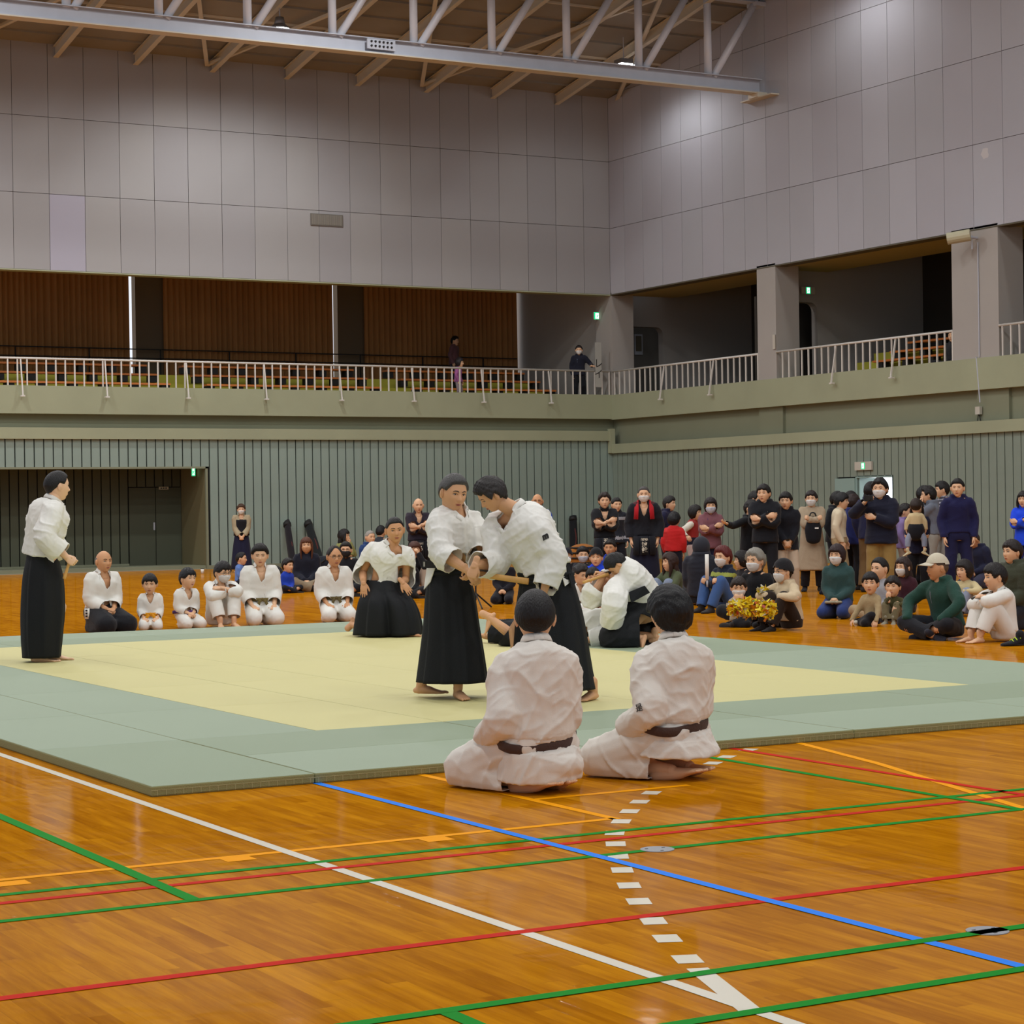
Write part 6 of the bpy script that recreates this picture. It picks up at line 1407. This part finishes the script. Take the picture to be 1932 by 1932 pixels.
# ------------------------------------------------------------------ people sitting on the wood at the right
P_(1268, 1041, 136, 'woman with straight brown hair and olive jacket sitting with raised knees', h=-45, pose='hug', arms='hug', top='jacket', tc='4f563a', bot='7f8ba0', hair=('long', '33201a'), drop=.12, head=-60, hs=1.12)
P_(1321, 1012, 131, 'person in a long black padded coat with the hood up, seen from behind', h=172, pose='cross', arms='lap', top='puffer', tc='22242e', bot='15161c', hair=None, hs=1.05, hem=-.14, g=1.0,
   post=lambda J, t, b, bv: PM_().add(ell(J['Hc']-J['hf']*.02, (.13, .145, .155), [J['LT'], J['FT'], U3], 20, 14)).add(tube([J['Hc']-U3*.05, J['N']-U3*.05], [.12, .16], 16)).build('hood', cloth('2b2c34'), t, b))
redp = P_(1368, 1030, 140, 'masked person with red-brown hair and a navy and green jacket', h=-45, pose='hug', arms='hold', top='jacket', tc='1a2232', bot='3c5a8c', hair=('tuft', '5c1f1c'), mask='w', head=-40, hs=1.15, matfn=lambda C, t, a, d: (np.abs(np.sin(C[:, 2]*13+C[:, 0]*2)) > .93).astype(int), mats=[cloth('1a2232'), cloth('9aa048')])
P_(1405, 1038, 135, 'black-haired person half hidden behind the grey-haired man in a mask', h=-60, pose='cross', arms='lap', top='black', tc='1a1518', bot='181922', hair=('bob', '17110f'), head=-80, hs=1.1)
P_(1427, 1035, 157, 'grey-haired man in a white mask and black top sitting with crossed legs', h=-30, pose='cross', arms='lap', top='black', tc='101014', bot='17171b', hair=('tuft', '8a857a'), mask='w', head=-35, hs=1.12, lean=2, socks='2b2c34')
P_(1391, 1086, 160, 'masked child in a beige hooded top sitting in front of the grey-haired man', h=10, pose='side', arms='chin', top='hoodie', tc='b5a58a', bot='17171b', hair=('fringe', '2a1f1b'), mask='w', head=0, hs=1.25, nod=8)
beanp = P_(1490, 1053, 165, 'masked woman in glasses, black beanie and cream jacket with a yellow garland', h=-50, pose='hug', arms='knees', top='coat', tc='cdb896', bot='2a1f18', hair=('short', '1a1210'), vol=.5, hat=('beanie', '1a181b'), glasses=True, mask='w', head=-55, hs=1.12, lean=12, socks='201a18')
tealp = P_(1581, 1026, 150, 'masked woman in a teal hooded jacket and jeans with clasped hands', h=-15, pose='seiza', arms='lap', top='hoodie', tc='2f4a48', bot='27396e', hair=('bob', '2c1b1c'), mask='w', head=-25, hs=1.1, g=1.1, socks='15161c')
P_(1663, 1050, 155, 'boy with cropped hair and a grey patterned shirt sitting at the back', h=-35, pose='cross', arms='lap', top='black', tc='a5a6ac', bot='a08a6a', hair=('crop', '16110f'), head=-40, hs=1.2, vol=1.4)
P_(1643, 1078, 161, 'boy in a beige sweater leaning back with one white sock forward', h=-35, pose='side', arms='floor', top='sweater', tc='a8946e', bot='141318', hair=('fringe', '1a1312'), head=-10, hs=1.25, socks='c9c3b4')
P_(1684, 1085, 158, 'small child in an olive shirt biting a finger, knees raised', h=-15, pose='hug', arms=('knees', 'chin'), top='black', tc='4a4626', bot='6e6448', hair=('fringe', '1c1413'), head=-15, hs=1.28, socks='8f8a76')
P_(1707, 1050, 147, 'masked woman in a maroon cardigan sitting behind the small children', h=-30, pose='cross', arms='lap', top='jacket', tc='3c1a24', bot='22202a', hair=('part', '30201c'), drop=.03, mask='w', head=-40, hs=1.12, inner='c8c0b0')
P_(1785, 1041, 179, 'man in a beige cap and dark green jacket sitting cross-legged on the floor', h=-40, pose='cross', arms=('knees', 'knees'), top='hoodie', tc='23453a', bot='16161c', hair=('crop', '5a4636'), vol=.5, hat=('cap', 'c9bfa8'), head=-62, hs=1.1, lean=14, sk=3, inner='5c5f66', g=1.1, socks='2a2a34')
P_(1822, 1055, 150, 'child in a cream top half hidden behind the man in the cap', h=-30, pose='hug', arms='knees', top='black', tc='cdbb8c', bot='8a93a8', hair=('bob', '1c1413'), head=-40, hs=1.2)
P_(1890, 1060, 184, 'barefoot youth in a white judo gi sitting with his arms around his knees', h=-55, pose='hug', arms='foldknee', top='gi', tc=None, hair=('fringe', '171110'), head=-65, bare=True, hs=1.18, lean=8, nod=4)
P_(1916, 1017, 168, 'dark-haired woman in an olive padded jacket at the right edge', h=-45, pose='seiza', arms='lap', top='puffer', tc='3c4030', bot='1c1c22', hair=('part', '211612'), head=-50, hs=1.05)

# ------------------------------------------------------------------ people up in the galleries
P_(0, 0, 0, 'masked man in a dark jacket standing at the back gallery railing', h=0, arms=('rail', 'down'), top='jacket', tc='1a1c2a', bot='15161c', hair=('short', '1d1512'), mask='w', inner='7c90a8', org=(30.81, 50.75, 0), z0=4.35, H=1.60, hs=1.1)
P_(0, 0, 0, 'person in a pink top with a white bag walking along the back gallery', h=70, arms='down', top='jacket', tc='a05c94', bot='8a7a80', hair=('bob', '1a1315'), org=(26.98, 50.8, 0), z0=4.35, H=1.10, hs=1.25)
P_(0, 0, 0, 'dark-haired person standing in shadow before the gallery curtain', h=60, arms='down', top='jacket', tc='6a4a50', bot='2a2630', hair=('short', '0c0a0c'), vol=1.6, org=(28.86, 54.6, 0), z0=4.92, H=1.52, hs=1.1)
P_(0, 0, 0, 'person in dark clothes sitting in the right gallery beside the wide column', h=-30, pose='cross', arms='lap', top='jacket', tc='2a2a2c', bot='1c1c20', hair=('short', '141012'), org=(32.4, 36.9, 0), z0=4.40, H=1.75, hs=1.1)

# ------------------------------------------------------------------ baby, bags and other things people have with them
def front(J, f=.2, u=0., l=0.): return J['P']+J['FT']*f+U3*u+J['LT']*l
J = momp; b = J['N']*1; bb = J['N']+J['FT']*.26-U3*.62
JB = skel(np.array([bb[0], bb[1], 0.]), 178, .78, 'stand', arms='down', hs=1.22, lean=0)
dz = np.array([0, 0, J['N'][2]-.62]); 
for k in ('P', 'mid', 'N', 'Hc', 'base'): JB[k] = JB[k]+dz
for k in ('S', 'H', 'K', 'A', 'E', 'W'):
    for g_ in 'LR': JB[k][g_] = JB[k][g_]+dz
for g_, q in (('L', 1), ('R', -1)):
    JB['W'][g_] = JB['S'][g_]+JB['LT']*q*.07-U3*.19; JB['E'][g_] = JB['S'][g_]+JB['LT']*q*.06-U3*.10; JB['K'][g_] = JB['H'][g_]+JB['LT']*q*.08-JB['FT']*.02-U3*.15; JB['A'][g_] = JB['K'][g_]-U3*.17-JB['FT']*.02; JB['TD'][g_] = nrm(-JB['FT']*.2-U3*.4+JB['LT']*q)
org = JB['P']; t = newperson(org, 'baby in a cream top carried on the front of the woman in navy')
body(JB, org, t, skin(2)); add_hair(JB, org, t, 'short', '2a1c14', False, 3, 1.2)
jacket(JB, org, t, cloth('cdb88c'), 'hoodie', .020, 1.1, -.1, .95, (.085, .08, .07), .012, .004, openings=False)
trousers(JB, org, t, cloth('8a92a4'), infl=.012, vox=.012, end=.6)
for q, mr in (('L', True), ('R', False)): B = PM_(); B.add(place(foot_low('sock_'), JB['A'][q], JB['TD'][q], JB['SU'][q], .60, mr)); B.build('sock', cloth('cdc09a'), t, org)
B = PM_(); B.add(tube([JB['P']+U3*.02, JB['P']-U3*.07], [(.13, .10), (.12, .10)], 16, up=tuple(JB['FT']), sub=2)); B.build('carrier_seat', cloth('15151c'), t, org)
# camera of the filming man
J = camp; c = (J['W']['R']+J['HF']['R']*.09+J['FT']*.05); o = thing('camera', 'small black camera held up by the masked man in khaki trousers', 'camera', c)
x, y = J['LT'], J['FT']
def obox(c, hx, hy, hz, x, y, z=U3): return np.array([c+x*a*hx+y*b_*hy+z*d*hz for d in (-1, 1) for a, b_ in ((-1, -1), (1, -1), (1, 1), (-1, 1))]), [(0, 3, 2, 1), (4, 5, 6, 7), (0, 1, 5, 4), (1, 2, 6, 5), (2, 3, 7, 6), (3, 0, 4, 7)]
MB().add(*obox(np.zeros(3), .06, .03, .04, x, y)).build('camera_body', M_BLACK, o); MB().rod((0, 0, 0), tuple(y*.085), .032, 14).build('lens', M_BLACK, o)
# backpack
J = bagp; c = J['P']+J['FT']*.27+U3*.13; o = thing('backpack', 'black backpack held in front of the woman in the beige coat', 'backpack', c); x, y = J['LT'], J['FT']
V, F = remesh([tube([(0, 0, -.17), (0, 0, 0), (0, 0, .15)], [(.12, .07), (.14, .075), (.095, .06)], 14, up=(0, 1, 0), sub=3)], .014, 2); V = V@np.stack([x, y, U3]); MB().add(V, F.tolist()).build('bag_body', cloth('14151b'), o, smooth=True)
V, F = tube([x*.06+U3*.15, x*.03+U3*.26+y*.0, -x*.04+U3*.26, -x*.06+U3*.15], .012, 8); MB().add(V, F).build('strap', M_BLACK, o, smooth=True)
MB().add(*obox(x*.05+y*.075+U3*.02, .03, .004, .012, x, y)).build('white_tag', M_GI, o)
# garland, handbag, garment pieces at the front right
def clump(px, py, w, rx, ry, rz, label, n, seed):
    c = atD(px, py, F_PX/w) if px != 1466 else beanp['E']['R']*.4+beanp['W']['R']*.6+U3*.05; o = thing('garland', label, 'garland', c); rs = np.random.RandomState(seed); cols = [mat('foil_yellow', 'e6cc1c', .4), mat('foil_orange', 'd8861c', .4), mat('foil_white', 'd0ccb8', .4), mat('foil_green', '3f7a34', .5), mat('foil_red', 'a83a24', .5)]
    mbs = [MB() for _ in cols]
    for i in range(n):
        d = nrm(rs.normal(size=3)); p = d*np.array([rx, ry, rz])*rs.rand()**.4; a = nrm(rs.normal(size=3)); bq = nrm(np.cross(a, rs.normal(size=3))); nn = np.cross(a, bq); L_, wd = rs.uniform(.03, .07), rs.uniform(.012, .022)
        k = rs.choice(5, p=[.66, .13, .15, .03, .03]); V = [p-a*L_-bq*wd, p-a*L_+bq*wd, p+nn*.012-bq*wd, p+nn*.012+bq*wd, p+a*L_-bq*wd*.4, p+a*L_+bq*wd*.4]; mbs[k].add(V, [(0, 1, 3, 2), (2, 3, 5, 4)])
    for m_, b_ in zip(cols, mbs): b_.build('foil_leaves', m_, o)['kind'] = 'stuff'
clump(1408, 1146, 166, .24, .14, .10, 'yellow and orange foil garland on the lap of the woman in the beanie', 420, 4)
clump(1447, 1150, 170, .10, .10, .10, 'second bunch of yellow foil garland beside the black handbag', 150, 9)
clump(1466, 1113, 172, .07, .04, .03, 'small yellow foil bunch on the arm of the cream jacket', 50, 12)
c = fl(1453, 1186); D = nrm([c[0], c[1], 0]); Rr = np.array([D[1], -D[0], 0.]); o = thing('handbag', 'flat black handbag on the floor before the woman in the beanie', 'handbag', c)
V, F = remesh([tube([-Rr*.17+U3*.04, U3*.065, Rr*.17+U3*.04], [(.05, .04), (.06, .06), (.05, .035)], 12, up=(0, 0, 1), sub=3)], .012, 2); V[:, 2] = np.maximum(V[:, 2], .003); MB().add(V, F.tolist()).build('bag_body', cloth('1c1d22'), o, smooth=True)
V, F = tube([-Rr*.15+U3*.08-D*.05, U3*.045-D*.068, Rr*.15+U3*.08-D*.05], .006, 6); MB().add(V, F).build('strap', M_BLACK, o, smooth=True)
c = fl(1600, 1160)+U3*.27; c = (tealp['W']['L']+tealp['W']['R'])/2+tealp['FT']*.07-U3*.05; o = thing('pouch', 'patterned cream pouch on the lap of the woman in the teal jacket', 'pouch', c)
V, F = remesh([tube([-Rr*.09, Rr*.09], [(.05, .02), (.05, .02)], 12, up=(0, 0, 1), sub=3)], .009, 2); MB().add(V, F.tolist()).build('pouch_body', mat('pouch_pattern', '9a9078', .8, var=.4, vscale=60), o, smooth=True)
c = (redp['W']['L']+redp['W']['R'])/2+redp['FT']*.06+U3*.22; o = thing('rolled_fan', 'pale cylindrical stick held upright by the red-haired person', 'stick', c); MB().rod((0, 0, -.17), (0, 0, .17), .026, 12).build('stick_body', M_GI, o, smooth=True); MB().rod((0, 0, -.27), (0, 0, -.17), .013, 8).build('handle', M_STEEL, o, smooth=True)
# shoe at the right edge
def placed_shoe(px, py, label, yv, m1, m2):
    c = fl(px, py); o = thing('shoe', label, 'shoe', c); V, F = foot_low('shoe'); V, F = place((V, F), np.array([0, 0, .078]), yv, U3, 1.05); V[:, 2] = np.maximum(V[:, 2], .004); MB().add(V, F).build('upper', m1, o, smooth=True)
    yv = nrm(yv); xx = np.cross(yv, U3)
    B = MB()
    for k in (.02, .06, .10): v, f = tube([yv*k-xx*.035+U3*(.085-k*.4), yv*k+U3*(.105-k*.4), yv*k+xx*.035+U3*(.085-k*.4)], .006, 6); MB().add(v, f).build('lace', m2, o, smooth=True)
    V2, F2 = tube([yv*-.04+U3*.012, yv*.06+U3*.012, yv*.17+U3*.012], [(.036, .012), (.046, .012), (.04, .012)], 12, up=(0, 0, 1)); MB().add(V2, F2).build('sole', M_BLACK, o, smooth=True)
placed_shoe(1925, 1218, 'black shoe with lime laces on the floor at the right edge', -Rr*.8-D*.4, cloth('18181c'), mat('lime_lace', 'b8d82c', .6))
placed_shoe(1556, 1122, 'dark canvas shoe with a white rim on the floor by the beige coat', Rr, cloth('1a2030'), M_GI)
# sword bags and kit against the walls
def swordbag(px0, py0, px1, py1, Y, label, c1, w=.075):
    p = atY(px0, py0, Y); q = atY(px1, py1, 50.16); o = thing('sword_bag', label, 'sword bag', p, 'sword bags leaning on the wall'); q = q-p
    t_ = nrm(q); L_ = np.linalg.norm(q)
    V, F = tube([U3*.05, q*.3, q*.7, q], [(w*.9, w*.55), (w, w*.6), (w*.95, w*.55), (w*.86, w*.5)], 12, sub=3, round_=(1, .3)); MB().add(V, F).build('bag', cloth(c1), o, smooth=True)
    V, F = tube([q*.25-np.array([0, w*.7, 0]), q*.5-np.array([0, w*1.1, 0]), q*.72-np.array([0, w*.6, 0])], .016, 6); MB().add(V, F).build('strap', cloth('5c2a26'), o, smooth=True)
    V, F = tube([q*.9, q*.96], [w*.89, w*.87], 10, sub=1, round_=(.2, .3)); MB().add(V, F).build('cap', M_BLACK, o, smooth=True)
swordbag(553, 1069, 541, 984, 49.2, 'left of two dark sword bags leaning on the far wall, with red straps', '1c171c', .12)
swordbag(606, 1068, 580, 984, 49.2, 'right of two dark sword bags leaning on the far wall', '1a1d1e', .13)
swordbag(1083, 1052, 1081, 974, 49.8, 'tall black sword bag standing against the far wall by the corner', '121316', .13)
def bagpile(px, py, r, label, col, name='kit_bag', cat='bag'):
    c = fl(px, py); o = thing(name, label, cat, c); V, F = remesh([ell((0, 0, r[2]*.8), r), ell((r[0]*.5, 0, r[2]*.6), (r[0]*.6, r[1]*.8, r[2]*.7))], .02, 2); V = wrinkle(V, F, .02, 30, 3); V[:, 2] = np.maximum(V[:, 2], .003); MB().add(V, F.tolist()).build('bag_body', cloth(col), o, smooth=True)
    V, F = tube([(-r[0]*.5, -r[1]*.8, r[2]*1.0), (0, -r[1]*1.0, r[2]*1.5), (r[0]*.5, -r[1]*.8, r[2]*1.0)], .015, 6); MB().add(V, F).build('handle', M_BLACK, o, smooth=True)
bagpile(512, 1098, (.26, .2, .2), 'round black kit bag on the floor left of the small boy in blue', '17171c')
bagpile(610, 1080, (.3, .25, .22), 'dark kit bag on the floor by the right sword bag', '1a1d26')
bagpile(573, 1085, (.22, .2, .2), 'black kit bag between the two sword bags', '131317')
bagpile(1100, 1082, (.5, .3, .36), 'orange and black striped cloth bundle beside the man in the turtleneck', '9c5f20', 'cloth_bundle', 'bundle')
o = COL.objects['cloth_bundle']
for i in range(5):
    z = .12+.11*i; rr = math.sqrt(max(.02, 1-((z-.3)/.40)**2)); th = np.linspace(0, 2*math.pi, 28); V, F = tube([(.52*rr*math.cos(a)+.06, .33*rr*math.sin(a), z) for a in th], .022, 6, sub=1); MB().add(V, F).build('black_stripe', M_BLACK, o, smooth=True)
c = fl(382, 1082); o = thing('cup', 'small white paper cup on the floor at the corner of the alcove', 'cup', c); MB().rod((0, 0, 0), (0, 0, .11), .032, 14, r2=.042).build('cup_body', M_GI, o, smooth=True); MB().rod((0, 0, .11), (0, 0, .12), .045, 14).build('lid', M_BLACK, o)
# microphone stand between the central pair
c = fl(898, 1148); o = thing('tripod_stand', 'thin black tripod stand on the wood between the central pair', 'stand', c)
MB().rod((0, 0, .12), (0, 0, 1.02), .013, 8).build('pole', M_BLACK, o); MB().rod((0, 0, 1.0), (.1, -.05, 1.05), .02, 8).build('head_clamp', M_BLACK, o)
for a in (.3, 2.4, 4.5): MB().rod((0, 0, .22), (math.cos(a)*.32, math.sin(a)*.32, .01), .012, 6).build('leg', M_BLACK, o)

# ------------------------------------------------------------------ tidy up
bpy.data.objects.remove(_tmp)
